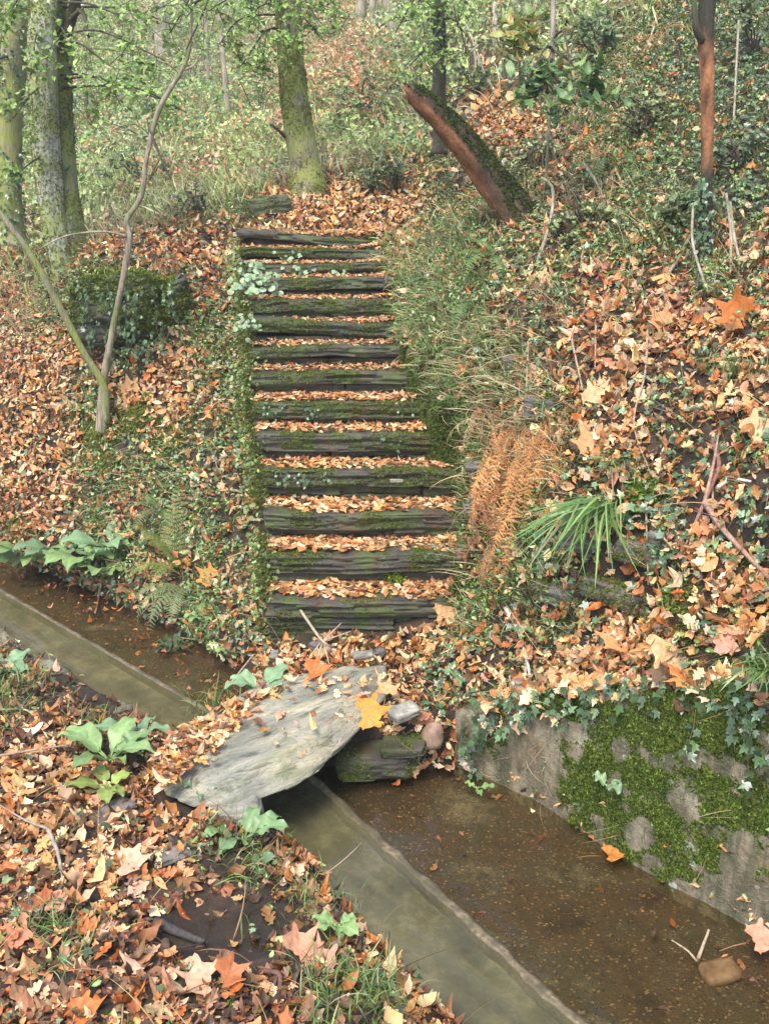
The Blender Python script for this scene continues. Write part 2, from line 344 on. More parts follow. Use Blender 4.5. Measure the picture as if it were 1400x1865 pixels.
def rbf(x, y):
    sh = np.shape(x); x = np.ravel(x); y = np.ravel(y); out = np.zeros(len(x))
    for i in range(0, len(x), 20000):
        s_ = slice(i, i+20000); d = np.hypot(x[s_, None]-RX[None, :, 0], y[s_, None]-RX[None, :, 1])
        out[s_] = d@RW[:-3]+RW[-3]+RW[-2]*x[s_]+RW[-1]*y[s_]
    return out.reshape(sh)
SPY = [1095, 1010, 935, 858, 790, 733, 678, 632, 590, 547, 508, 482, 455, 428]
SPX = [(488, 850), (487, 852), (484, 858), (478, 858), (466, 800), (463, 782), (457, 756), (456, 742), (458, 738), (456, 730), (452, 728), (440, 702), (437, 692), (434, 690)]
STEPS = []
for k in range(14):
    Yk = 5.0+.22*k; a = at(SPX[k][0], SPY[k], Y=Yk); b = at(SPX[k][1], SPY[k], Y=Yk)
    STEPS.append((a[0], b[0], Yk, float(a[2])))
SY = np.array([s[2] for s in STEPS]); SZ = np.array([s[3] for s in STEPS]); SXL = np.array([s[0] for s in STEPS]); SXR = np.array([s[1] for s in STEPS])
def H(x, y, fine=True):
    x = np.asarray(x, float); y = np.asarray(y, float); q, n_ = qn(x, y)
    hill = rbf(x, y)
    far = sst(6, 14, np.hypot(x, y)); amp = .035+.16*far
    hill = hill+amp*fbm(x*1.6, y*1.6, 3.1, 4)+(.018*fbm(x*9, y*9, 1, 3) if fine else 0)
    zs = np.interp(y, SY, SZ)-.25
    inx = sst(0, .07, x-np.interp(y, SY, SXL)-.01)*sst(0, .07, np.interp(y, SY, SXR)-.01-x)*sst(5.05, 5.09, y)*(1-sst(8.05, 8.35, y))
    hill = hill*(1-inx)+np.where(y > 7.9, STEPS[-1][3]-.03, zs)*inx
    # the slope just left of the flight keeps below the treads
    lf = sst(-.55, -.03, x-np.interp(y, SY, SXL))*(1-sst(-.03, .0, x-np.interp(y, SY, SXL)))*sst(5.0, 5.3, y)*(1-sst(7.6, 8.0, y))
    hill = hill*(1-lf)+np.minimum(hill, np.interp(y, SY, SZ)-.10)*lf
    path = .235+.03*fbm(x*1.3, y*1.3, 7, 3)+.012*fbm(x*8, y*8, 2, 3)
    pc = at(470, 1690, z=.2); path = path-.085*np.exp(-(((x-pc[0]+.05)/.34)**2+((y-pc[1])/.24)**2))
    pc = at(420, 1560, z=.2); path = path+.02*np.exp(-(((x-pc[0])/.2)**2+((y-pc[1])/.15)**2))
    path = path+.05*sst(-3.2, -4.5, q)*0-.13*(1-sst(.0, .30, nb(q)-.10-n_))
    bed = np.where(n_ < nl(q), -.22, -.07+.01*fbm(x*5, y*5, 3, 3))
    wy = 4.09+.05*fbm(x*6, 1.3, 2.0, 2)
    land = sst(0, .05, x+.66)*sst(0, .04, y-wy)*sst(.02, .07, n_-nl(q))
    pool = bed*(1-land)+(.25-.02*sst(4.3, 4.95, y)+.012*fbm(x*9, y*9, 5, 3))*land
    k1 = sst(0, .10, n_-nw(q)-.01)
    # right of the landing the bank stands over the pool as the concrete wall: keep the ground behind it
    z = pool*(1-k1)+hill*k1
    k0 = sst(-.06, .0, n_-nb(q)); z = np.where(n_ < nb(q), path*(1-k0)+(-.22)*k0, z)
    return z
def HN(x, y, e=.03):
    hx = (H(x+e, y)-H(x-e, y))/(2*e); hy = (H(x, y+e)-H(x, y-e))/(2*e)
    return norm(np.stack([-hx, -hy, np.ones_like(hx)], -1))
def axis(lo, hi, a, b, d, g=1.12):
    c = list(np.arange(a, b+1e-6, d)); s = d; v = b
    while v < hi: s = min(s*g, 4); v += s; c.append(v)
    s = d; v = a
    while v > lo: s = min(s*g, 4); v -= s; c.insert(0, v)
    return np.array(c)
gx = axis(-90, 90, -3.0, 3.0, .03); gy = axis(-12, 100, 1.6, 8.8, .03)
GX, GY = np.meshgrid(gx, gy); GZ = H(GX, GY)
nx, ny = len(gx), len(gy); idx = np.arange(nx*ny).reshape(ny, nx)
Q = np.stack([idx[:-1, :-1], idx[:-1, 1:], idx[1:, 1:], idx[1:, :-1]], -1).reshape(-1, 4)
tag(MB().add(np.stack([GX, GY, GZ], -1).reshape(-1, 3), Q=Q).build('ground', M['soil']), 'brown leafy soil of the hillside and path', None, None, 'structure')

# water, beds
def strip(name, qs, f0, f1, z, mat, k=8, kind='structure', th=0, label=None):
    mb = MB(); V = []
    for q in qs:
        a, b = f0(q), f1(q)
        for i in range(k+1):
            x, y = xy(q, a+(b-a)*i/k); V.append((x, y, z))
    ix = np.arange(len(V)).reshape(len(qs), k+1)
    mb.add(V, Q=np.stack([ix[:-1, :-1], ix[1:, :-1], ix[1:, 1:], ix[:-1, 1:]], -1).reshape(-1, 4))
    return tag(mb.build(name, mat), label, None, None, kind)
qs = np.linspace(-11.5, 0, 80)
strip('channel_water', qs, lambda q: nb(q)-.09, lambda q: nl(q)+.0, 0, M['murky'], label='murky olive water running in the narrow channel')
strip('pool_water', qs, lambda q: nl(q)+.0, lambda q: nw(q)+.09, .0, M['clear'], label='clear shallow water over brown gravel beside the wall')
strip('channel_bed', qs, lambda q: nb(q)-.1, lambda q: nl(q)-.0, -.05, M['silt'], label='silty bed under the murky channel water')
strip('pool_bed', qs, lambda q: nl(q)+.01, lambda q: nw(q)+.04, -.052, M['gravel'], label='brown gravel bed under the shallow water')

# ------------------------------------------------------------------ blocks of stone
def boxgrid(lx, ly, lz, nx_, ny_, nz_):
    V = []; Qd = []
    def face(o, u, v, nu, nv):
        b = len(V)
        for j in range(nv+1):
            for i in range(nu+1): V.append(np.array(o)+np.array(u)*i/nu+np.array(v)*j/nv)
        for j in range(nv):
            for i in range(nu): a = b+j*(nu+1)+i; Qd.append((a, a+1, a+nu+2, a+nu+1))
    X, Y_, Z = lx/2, ly/2, lz/2
    face((-X, -Y_, -Z), (lx, 0, 0), (0, 0, lz), nx_, nz_); face((X, Y_, -Z), (-lx, 0, 0), (0, 0, lz), nx_, nz_)
    face((-X, Y_, -Z), (0, -ly, 0), (0, 0, lz), ny_, nz_); face((X, -Y_, -Z), (0, ly, 0), (0, 0, lz), ny_, nz_)
    face((-X, -Y_, Z), (lx, 0, 0), (0, ly, 0), nx_, ny_); face((-X, Y_, -Z), (lx, 0, 0), (0, -ly, 0), nx_, ny_)
    V = np.array(V); key = np.round(V*1e5).astype(np.int64); _, first, inv = np.unique(key, axis=0, return_index=True, return_inverse=True)
    return V[first], inv.reshape(-1)[np.array(Qd)]
def block(c, l, seed, rough=.012, strata=.014, th=.012, rnd=.012, res=.012, rot=0., tiltv=(0, 0), taper=0, dip=.0):
    lx, ly, lz = l
    V, Qd = boxgrid(lx, ly, lz, max(3, int(lx/res)), max(3, int(ly/(res*1.6))), max(4, int(lz/(res*.55))))
    h = np.array([lx, ly, lz])/2; u = V/h
    # rounded corners
    inner = np.clip(V, -(h-rnd), h-rnd); d = V-inner; L = np.linalg.norm(d, axis=1, keepdims=True); V = np.where(L > 1e-6, inner+d/np.maximum(L, 1e-6)*np.minimum(L, rnd), V)
    s = seed*7.13
    out = np.stack([np.sign(u[:, 0])*(np.abs(u[:, 0]) > .97), np.sign(u[:, 1])*(np.abs(u[:, 1]) > .97), np.zeros(len(u))], 1)
    zz = V[:, 2]+.35*th*fbm(V[:, 0]*4+s, V[:, 1]*4, 0, 2)*2.5+V[:, 0]*dip; lay = np.floor(zz/th); fr = zz/th-lay
    pid = np.floor(V[:, 0]*3.2+h3(lay.astype(np.int64), np.full(len(V), seed), 5+0*lay.astype(np.int64))*9)
    off = (h3(lay.astype(np.int64)+500, pid.astype(np.int64)+50, np.full(len(V), seed))*2-1)*strata
    crack = -strata*1.1*np.exp(-((fr-.0)/.16)**2)
    V = V+out*(off+crack)[:, None]
    V = V+rough*np.stack([fbm(V[:, 0]*9+s, V[:, 1]*9, V[:, 2]*9+o_, 4) for o_ in (0, 11, 23)], 1)*np.array([1, 1, .7])
    V[:, 2] += 1.5*rough*fbm(V[:, 0]*2.2+s, V[:, 1]*2.2+3, 0, 3)*1.5
    if taper: V[:, :2] *= (1+taper*u[:, 2:3]*.5)
    ax, ay = tiltv; V[:, 2] += V[:, 0]*ax+V[:, 1]*ay
    cr, sr = math.cos(rot), math.sin(rot); V = np.stack([V[:, 0]*cr-V[:, 1]*sr, V[:, 0]*sr+V[:, 1]*cr, V[:, 2]], 1)
    return V+np.array(c), Qd
def mossify(V, Qd, dens, size, thr, freq, seed, nrm_ok, cols=((.14, .18, .025), (.08, .11, .018), (.22, .25, .045)), mask=None, name='moss', parent=None, tufts=None):
    """moss tufts on quads of a mesh where a noise field is above thr"""
    A, B, Cc, Dd = V[Qd[:, 0]], V[Qd[:, 1]], V[Qd[:, 2]], V[Qd[:, 3]]
    nrm = np.cross(Cc-A, Dd-B); ar = .5*np.linalg.norm(nrm, axis=1); nn = norm(nrm)
    ok = nrm_ok(nn); ar = ar*ok
    if ar.sum() <= 0: return None
    N = int(ar.sum()*dens); f = rng.choice(len(Qd), N, p=ar/ar.sum()); u = rng.random((N, 1)); v = rng.random((N, 1))
    P = (A[f]*(1-u)+B[f]*u)*(1-v)+(Dd[f]*(1-u)+Cc[f]*u)*v
    w = fbm(P[:, 0]*freq+seed*3.7, P[:, 1]*freq, P[:, 2]*freq*1.3, 4)
    k = w+rng.normal(0, .07, len(w)) > thr
    if mask is not None: k &= mask(P)
    P = P[k]; nn = nn[f[k]]; mb = MB(); n_ = len(P)
    if n_ < 5: return None
    col = pick(cols, [3, 3, 1], n_, .25); ch = rng.integers(0, 3, n_); s = size*rng.uniform(.6, 1.5, n_)
    Rf = frames(tilt(nn+np.array([0, 0, .3]), .3), rdir(n_)+.01)
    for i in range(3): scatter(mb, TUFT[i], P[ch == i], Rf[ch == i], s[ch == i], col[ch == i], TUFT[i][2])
    return mb.build(name, M['moss'], parent)

# the fourteen steps
ORD = ['lowest', 'second', 'third', 'fourth', 'fifth', 'sixth', 'seventh', 'eighth', 'ninth', 'tenth', 'eleventh', 'twelfth', 'thirteenth', 'topmost']
LOOK = ['grey-topped slate step over bare earth, lowest of the flight', 'slate step with a bright moss cushion low on its right, second from the bottom', 'slate step banded with moss on two courses, third from the bottom',
 'thick slate step with a pale lens-shaped stone in its riser, fourth from the bottom', 'mossy slate step with a rounded left end, fifth from the bottom', 'slate step with ivy sprig at its left end, sixth from the bottom',
 'dark slate step with a moss tuft mid-edge, seventh from the bottom', 'mossy-edged slate step, seventh from the top', 'slate step under a curled pale leaf, sixth from the top', 'long grey-green slate step, fifth from the top',
 'slate step beside the round pennywort leaves, fourth from the top', 'thin slate step with white-leaved sprigs, third from the top', 'thin mossy slate step, second from the top', 'dark topmost slate step of the flight, under the leaf slope']
TREADS = []
for k, (xl, xr, yk, zk) in enumerate(STEPS):
    zb = .20 if k == 0 else STEPS[k-1][3]-.03
    hgt = zk-zb; wd = xr-xl; cx = (xl+xr)/2
    e = empty('stone_step', (cx, yk, zb), LOOK[k], 'step', 'slate steps climbing the bank')
    r = np.random.default_rng(k+5)
    t1 = hgt*r.uniform(.42, .56)*(.75 if k == 0 else 1); sk = r.normal(0, .010)
    tl = (0, 0) if k < 12 else (-.03, 0)
    if k == 13: tl = (-.06, 0)
    V, Qd = block((cx+.02, yk+.17, zk-t1/2), (wd+.06, .36, t1), k+1, .010, .012, .016, .014, .012, r.normal(0, .012), (tl[0]+sk, 0), dip=r.normal(0, .03))
    o = MB().add(V, Q=Qd).build('tread_slab', M['step'], e); TREADS.append((xl, xr, yk, zk))
    mossify(V, Qd, 26000, .008, -.02+r.normal(0, .06)+(.14 if k == 0 else 0), 5.5, k, lambda n_: ((n_[:, 1] < -.3) | (n_[:, 0] < -.5) | (n_[:, 2] > .5)) & (n_[:, 2] > -.4), name='moss', parent=o,
            mask=lambda P: (P[:, 1] < yk+.05+.04*np.sin(P[:, 0]*9)) & ((P[:, 2] > zk-t1*.85)))
    # riser courses below the tread slab
    z1 = zk-t1; zc = zb; left = z1-zb; rows = 2 if left > .05 else 1
    for rr in range(rows):
        hh = left/rows; x = xl-.01; 
        while x < xr-.06:
            L = min(r.uniform(.3, .75), xr-x); L = xr-x if xr-x-L < .14 else L
            dy = r.uniform(.015, .045)
            V2, Q2 = block((x+L/2, yk+.10+dy, zb+hh*(rr+.5)-.001*rr), (L-.006, .20, hh-.003), int(r.integers(9999)), .008, .010, .015, .008, .013, r.normal(0, .01), (r.normal(0, .01), 0))
            o2 = MB().add(V2, Q=Q2).build('riser_stone', M['step'], e); x += L
            if r.random() < .7: mossify(V2, Q2, 22000, .008, .12, 6, k+20, lambda n_: n_[:, 1] < -.3, name='moss', parent=o2)
# pale stone lens in the fourth riser
s3 = STEPS[3]; pc = at(722, 876, Y=s3[2]-.01); V, Qd = block(pc, (.085, .03, .024), 77, .003, .0, .02, .011, .006)
par = [o for o in C.objects if o.name.startswith('stone_step')][3]
tag(MB().add(V, Q=Qd).build('riser_stone', M['slab'], par), 'pale lens-shaped riser stone')

# ------------------------------------------------------------------ canal masonry
def ribbon(name, qs, n0, n1, z0, z1f, mat, label, seed, amp=.01, cat='kerb', res=6, parent=None):
    """long stone or concrete strip following the canal between n0(q) and n1(q)"""
    mb = MB(); V = []; prof = []
    for i in range(res+1): prof.append((0, i/res))
    for i in range(1, res+1): prof.append((i/res, 1))
    for i in range(1, res+1): prof.append((1, 1-i/res))
    for q in qs:
        a, b = float(n0(q)), float(n1(q)); zt = float(z1f(q))
        for u, v in prof:
            x, y = xy(q, a+(b-a)*u); V.append((x, y, z0+(zt-z0)*v))
    V = np.array(V); m_ = len(prof)
    d = np.stack([fbm(V[:, 0]*8+seed, V[:, 1]*8, V[:, 2]*8+o_, 5, .6) for o_ in (0, 9, 21)], 1)
    V = V+amp*d+amp*1.4*np.stack([0*V[:, 0], 0*V[:, 0], fbm(V[:, 0]*2.5, V[:, 1]*2.5, seed, 3)], 1)
    ix = np.arange(len(V)).reshape(len(qs), m_)
    Qd = np.stack([ix[:-1, :-1], ix[:-1, 1:], ix[1:, 1:], ix[1:, :-1]], -1).reshape(-1, 4)
    mb.add(V, Q=Qd)
    for row in (ix[0], ix[-1]):
        c = len(V); mb.add([V[row].mean(0)]); mb.T.append(np.array([(mb.n-1, row[i], row[i+1]) for i in range(m_-1)]))
    o = mb.build(name, mat, parent, origin=None if parent is not None else V.mean(0))
    if label: tag(o, label, cat)
    return o, V, Qd
EPY = lambda pts: (lambda P: blobmask(P, pts))
def blobmask(P, pts):
    px, py, d = proj(P); m_ = np.full(len(P), -9.)
    for a, b, rx, ry in pts: m_ = np.maximum(m_, 1-((px-a)/rx)**2-((py-b)/ry)**2)
    return m_+.05 > fbm(P[:, 0]*14, P[:, 1]*14, P[:, 2]*14, 4)*.9+rng.normal(0, .08, len(P))
we = empty('retaining_wall', (*xy(-1.6, 3.16), 0), 'mossy stained concrete wall standing in the shallow pool', 'wall')
_, WV, WQ = ribbon('wall_face', np.arange(-2.66, -.2, .018), lambda q: nw(q)-.03+.02*math.sin(q*5), lambda q: nw(q)+.13, -.12, lambda q: wtop(q)+.02*math.sin(q*13), M['concrete'], None, 3, .016, res=30, parent=we)
wallmask = lambda P: blobmask(P, [(1150, 1330, 70, 55), (1230, 1420, 200, 140), (1130, 1440, 110, 70), (1280, 1520, 110, 110), (1400, 1440, 110, 150), (960, 1285, 70, 20), (905, 1330, 18, 50), (1080, 1265, 100, 22), (1220, 1250, 160, 30), (1200, 1270, 90, 30), (1330, 1300, 60, 40), (1060, 1290, 50, 25), (1390, 1560, 40, 50)]) & ~blobmask(P, [(1345, 1570, 38, 50), (1165, 1520, 30, 30), (1130, 1365, 18, 22)])
mossify(WV, WQ, 130000, .012, -.12, 9, 4, lambda n_: (np.abs(n_[:, 0])+np.abs(n_[:, 1]) > .2) | (n_[:, 2] > 0), mask=wallmask, parent=we, cols=((.12, .16, .024), (.06, .09, .014), (.20, .25, .05)))
o, LV, LQ = ribbon('channel_lip', np.arange(-9, -3.62, .03), lambda q: nl(q)-.014, lambda q: nl(q)+.012+.003*math.sin(q*31), -.15, lambda q: .002, M['liptan'], 'thin stone lip dividing the channel from the pool, upstream of the slab', 5, .006, res=3)
o, LV, LQ = ribbon('channel_lip', np.arange(-3.3, -.4, .03), lambda q: nl(q)-.022+.005*math.sin(q*21)+.003*math.sin(q*67), lambda q: nl(q)+.014+.005*math.sin(q*31), -.15, lambda q: .003, M['liptan'], 'thin stone lip dividing the channel from the pool, downstream of the slab', 6, .007, res=3)
o, LV, LQ = ribbon('bank_kerb', np.arange(-5.85, -4.02, .02), lambda q: nb(q)-.19+.03*math.sin(q*3), lambda q: nb(q)-.03, -.1, lambda q: .10+.02*math.sin(q*9), M['concrete'], 'pale rough stone kerb along the upstream bank', 8, .02, res=6)
o, LV, LQ = ribbon('bank_kerb', np.arange(-3.15, -.6, .02), lambda q: nb(q)-.10, lambda q: nb(q)-.02+.012*math.sin(q*17), -.1, lambda q: .035+.015*math.sin(q*7), M['concrete'], 'low crumbling kerb along the bank below the slab', 9, .018, res=5)

# ------------------------------------------------------------------ the big slab across the channel
def unp(pts, z): return np.array([at(a, b, z=z)[:2] for a, b in pts])
def slabmesh(poly, ztop, th, axis_dir, seed, rings=26, N=150, stri=.012, front=.03, tiltf=None):
    poly = np.array(poly); seg = np.linalg.norm(np.roll(poly, -1, 0)-poly, axis=1); cum = np.r_[0, np.cumsum(seg)]; t = np.linspace(0, cum[-1], N, endpoint=False)
    pp = np.vstack([poly, poly[:1]]); O = np.stack([np.interp(t, cum, pp[:, i]) for i in (0, 1)], 1)
    O = O+.012*np.stack([fbm(O[:, 0]*9, O[:, 1]*9, 3, 4), fbm(O[:, 0]*9, O[:, 1]*9, 8, 4)], 1)+.003*np.sign(fbm(O[:, 0]*22, O[:, 1]*22, 5, 2))[:, None]*norm(O-O.mean(0))
    for _ in range(1): O = (np.roll(O, 1, 0)+O*2+np.roll(O, -1, 0))/4
    c = O.mean(0); ax = np.array(axis_dir)/np.linalg.norm(axis_dir); pe = np.array([-ax[1], ax[0]])
    V = [[*c, 1.0, 0]]
    for r in range(1, rings+1):
        k = (r/rings)**.8
        for p in O: V.append([*(c+(p-c)*k), 1.0, k])
    for s_ in range(1, 9):
        v = s_/8
        for p in O: V.append([*(c+(p-c)*(1-.02*v-.10*v*v)), 1-v, 1])
    V = np.array(V); X, Y_, T_, K_ = V.T
    a = (X-c[0])*ax[0]+(Y_-c[1])*ax[1]; b = (X-c[0])*pe[0]+(Y_-c[1])*pe[1]
    st = fbm(a*2.2+seed, b*16+.8*np.sin(a*4), T_*3, 5, .6); led = np.floor((b*22+3*fbm(a*1.6, b*4, 3, 3)))
    lh = h3(led.astype(np.int64)+900, np.floor(a*3+h3(led.astype(np.int64)+900, 0*led.astype(np.int64), 0*led.astype(np.int64))*7).astype(np.int64)+99, 0*led.astype(np.int64))
    Z = ztop(X, Y_)-th*(1-T_)+stri*st+stri*.9*(lh-.5)*T_
    Z = Z-front*np.clip((K_-.60)/.40, 0, 1)**1.2*(b < 0)*T_-.01*np.clip(K_-.8, 0, 1)*5*T_
    side = (T_ < 1)*1.0
    off = side*(h3(np.floor((Z+.2*a*.1)*95).astype(np.int64)+900, np.floor(a*3).astype(np.int64)+90, 0*led.astype(np.int64))-.5)*.022
    d = norm(np.stack([X-c[0], Y_-c[1]], -1)); X = X+d[:, 0]*off; Y_ = Y_+d[:, 1]*off
    P = np.stack([X, Y_, Z], 1); Qs = []; Ts = [(0, 1+i, 1+(i+1) % N) for i in range(N)]
    for r in range(rings+8-1):
        i = np.arange(N); j = (i+1) % N; b0 = 1+r*N; b1 = b0+N
        Qs.append(np.stack([b0+i, b1+i, b1+j, b0+j], 1))
    last = 1+(rings+7)*N; P = np.vstack([P, [[*c, P[last:last+N, 2].mean()]]]); Ts += [(len(P)-1, last+(i+1) % N, last+i) for i in range(N)]
    return P, np.array(Ts), np.concatenate(Qs)
p0 = at(330, 1410, z=.36); p1 = at(700, 1240, z=.36); axd = (p1-p0)[:2]
ang = math.atan2(axd[1], axd[0])
m, n, l, p = newmat('bridge_slate')
def rotnoise(scale3, detail=7, dist=.5, rough=.62):
    g = n.new('ShaderNodeNewGeometry'); m1 = n.new('ShaderNodeMapping'); m1.vector_type = 'TEXTURE'; m1.inputs['Rotation'].default_value = (0, 0, ang-.12); l.new(g.outputs['Position'], m1.inputs[0])
    m2 = n.new('ShaderNodeMapping'); m2.inputs['Scale'].default_value = scale3; l.new(m1.outputs[0], m2.inputs[0])
    t = n.new('ShaderNodeTexNoise'); t.inputs['Scale'].default_value = 1; t.inputs['Detail'].default_value = detail; t.inputs['Distortion'].default_value = dist; t.inputs['Roughness'].default_value = rough; l.new(m2.outputs[0], t.inputs['Vector']); return t.outputs[0]
s1 = rotnoise((6, 17, 34)); s2 = rotnoise((2.2, 7, 8), 4); s3n = rotnoise((16, 80, 120), 5)
c = ramp(n, l, s2, [(.32, (.17, .17, .13)), (.48, (.29, .27, .20)), (.62, (.44, .38, .25)), (.7, (.30, .28, .21))])
c = mix(n, l, ramp(n, l, s1, [(.36, (.75, .75, .75)), (.46, (0, 0, 0))]), c, (.07, .07, .04))
c = mix(n, l, ramp(n, l, s3n, [(.33, (.7, .7, .7)), (.42, (0, 0, 0))]), c, (.10, .10, .08))
c = mix(n, l, ramp(n, l, rotnoise((3, 9, 5), 5), [(.55, (0, 0, 0)), (.68, (.55, .55, .55))]), c, (.15, .17, .07))
l.new(c, p.inputs['Base Color']); p.inputs['Roughness'].default_value = .38; p.inputs['Specular IOR Level'].default_value = .45
ad = n.new('ShaderNodeMath'); ad.operation = 'ADD'; l.new(s1, ad.inputs[0]); l.new(s3n, ad.inputs[1]); bump(n, l, p, ad.outputs[0], .9, .014); M['bridge'] = m
SLP = unp([(300, 1432), (345, 1452), (430, 1446), (505, 1418), (575, 1382), (630, 1335), (670, 1290), (708, 1243), (690, 1236), (640, 1230), (560, 1238), (500, 1250), (440, 1268), (380, 1300), (320, 1330), (285, 1370), (280, 1410)], .36)
SLP2 = unp([(302, 1424), (345, 1442), (430, 1440), (505, 1417), (575, 1382), (636, 1332), (682, 1280), (716, 1236), (706, 1229), (640, 1226), (560, 1233), (500, 1247), (440, 1270), (380, 1302), (325, 1335), (296, 1372), (288, 1402)], .32)
slab_z = lambda X, Y_: .345+.03*(((X-p0[0])*axd[0]+(Y_-p0[1])*axd[1])/(axd@axd))+.015*np.sin(X*3)
P, T, Qd = slabmesh(SLP2, slab_z, .115, axd, 3, stri=.013, front=.075)
be = MB().add(P, T=T, Q=Qd).build('bridge_slab', M['bridge'], origin=P.mean(0)); tag(be, 'great tilted slab of pale streaked slate laid as a bridge over the channel', 'stone slab')

STONES = [ # name, px, py, z, size, rot, material, label
 ('foundation_stone', 680, 1385, .065, (.34, .22, .13), .05, 'step', 'dark mossy block holding up the far end of the slab'),
 ('foundation_stone', 735, 1362, .15, (.2, .16, .05), -.1, 'step', 'thin dark slate wedged under the litter beside the pink cobble'),
 ('cobble', 787, 1338, .20, (.10, .10, .13), .3, 'cobble', 'smooth pinkish brown cobble beside the slab end'),
 ('loose_stone', 735, 1300, .30, (.13, .11, .05), .5, 'slab', 'pale flat stone lying beyond the corner of the slab'),
 ('loose_stone', 500, 1195, .245, (.06, .05, .07), .3, 'slab', 'small white stone in the earth left of the lowest step'),
 ('loose_stone', 575, 1180, .245, (.07, .06, .06), .8, 'stone', 'small blackish stone in the earth under the lowest step'),
 ('loose_stone', 595, 1187, .245, (.06, .05, .05), .2, 'cobble', 'small tan stone next to the blackish one under the lowest step'),
 ('loose_stone', 690, 1190, .245, (.07, .06, .05), .5, 'stone', 'small grey stone under the middle of the lowest step'),
 ('loose_stone', 660, 1195, .30, (.10, .07, .03), .1, 'slab', 'flat grey chip lying on the landing litter'),
 ('flat_stone', 315, 1557, .25, (.15, .09, .03), .5, 'stone', 'flat grey slate chip beside the muddy puddle'),
 ('flat_stone', 205, 1475, .25, (.17, .10, .03), .9, 'stone', 'flat grey slate half under leaves below the leafy plant'),
 ('flat_stone', 430, 1475, .22, (.20, .14, .10), .2, 'slab', 'pale stone tucked under the near end of the slab'),
 ('flat_stone', 380, 1500, .22, (.10, .10, .07), .4, 'stone', 'grey stone beside the near end of the slab'),
 ('wet_stone', 1310, 1775, -.045, (.14, .10, .05), .2, 'cobble', 'rounded brown stone sunk in the pool'),
 ('mossy_block', 492, 378, None, (.34, .22, .17), .1, 'step', 'dark mossy block above the flight beside the tree foot'),
 ('upright_stone', 950, 1262, .42, (.07, .05, .11), .3, 'slab', 'small pale upright stone in the ivy above the pool corner')]
for nm, px, py, z, sz, rt, mt, lb in STONES:
    c = at(px, py, z=z) if z is not None else at(px, py, Y=8.45)
    V, Qd = block(c, sz, int(px), .012 if min(sz) > .04 else .006, .008 if mt != 'cobble' else 0, .02, min(sz)*.3 if mt != 'cobble' else min(sz)*.48, .014, rt, (.05, -.04))
    o = MB().add(V, Q=Qd).build(nm, M[mt], origin=c-np.array([0, 0, sz[2]/2])); tag(o, lb, 'stone')
    if nm in ('foundation_stone', 'mossy_block'): 
        o['_o'] = [float(v) for v in o.location]; mossify(V, Qd, 20000, .009, .05, 6, 3, lambda n_: n_[:, 2] > -.5, parent=o)
IVR = [(215, 575, 7.32, (.62, .30, .50), .1, 'dark mossy rock under the ivy behind the twisted sapling'), (300, 545, 7.4, (.34, .26, .40), -.2, 'dark stone at the right end of the ivy rock')]
WSTONES = [(1180, 1010, .28, .10), (1105, 1075, .22, .09), (1010, 1075, .2, .1), (1150, 1095, .24, .09), (985, 745, .18, .12), (1215, 980, .16, .08), (1060, 990, .2, .08), (940, 660, .16, .10), (880, 860, .2, .10), (875, 930, .2, .10), (860, 1010, .18, .1)]
WLAB = ['long grey stone under the bright moss cushion', 'low dark stone below the drooping sedge', 'dark stone left of the sedge foot', 'dark stone beside the deep green moss pad', 'mossy stone behind the rusty dead bracken', 'grey stone at the right end of the bank wall',
        'dark stone right behind the sedge blades', 'mossy stone high on the grassy bank', 'stone edging the flight beside the fourth step', 'stone edging the flight beside the third step', 'stone edging the flight beside the second step']

# ------------------------------------------------------------------ fast ground lookup
def Hg(x, y):
    i = np.clip(np.searchsorted(gx, x)-1, 0, nx-2); j = np.clip(np.searchsorted(gy, y)-1, 0, ny-2)
    u = np.clip((x-gx[i])/(gx[i+1]-gx[i]), 0, 1); v = np.clip((y-gy[j])/(gy[j+1]-gy[j]), 0, 1)
    return (GZ[j, i]*(1-u)+GZ[j, i+1]*u)*(1-v)+(GZ[j+1, i]*(1-u)+GZ[j+1, i+1]*u)*v
def Ng(x, y, e=.045):
    hx = (Hg(x+e, y)-Hg(x-e, y))/(2*e); hy = (Hg(x, y+e)-Hg(x, y-e))/(2*e)
    return norm(np.stack([-hx, -hy, np.ones_like(hx)], -1))
def hit(px, py, y0=1.5, y1=40):
    """where the sight line of a picture point meets the ground"""
    u, a, b = ray(px, py); Y = np.arange(y0, y1, .01); t = Y/a; x = u*t; z = CH+b*t; g = Hg(x, Y)
    k = np.argmax(z <= g+.003) if (z <= g+.003).any() else len(Y)-1
    return np.array([x[k], Y[k], g[k]])
for (px, py, w_, h_), lb in zip(WSTONES, WLAB):
    c = hit(px, py); nn = Ng(c[:1], c[1:2])[0]; c = c-nn*.01
    V, Qd = block(c, (w_, .12, h_), int(px), .012, .01, .03, .02, .014, -.7 if px > 950 else -.2, (0, 0))
    o = MB().add(V, Q=Qd).build('wall_stone', M['stone'], origin=c); tag(o, lb, 'stone', 'stones showing in the bank'); o['_o'] = [float(v) for v in o.location]
    mossify(V, Qd, 20000, .009, .0, 6, 3, lambda n_: n_[:, 2] > -.5, parent=o)

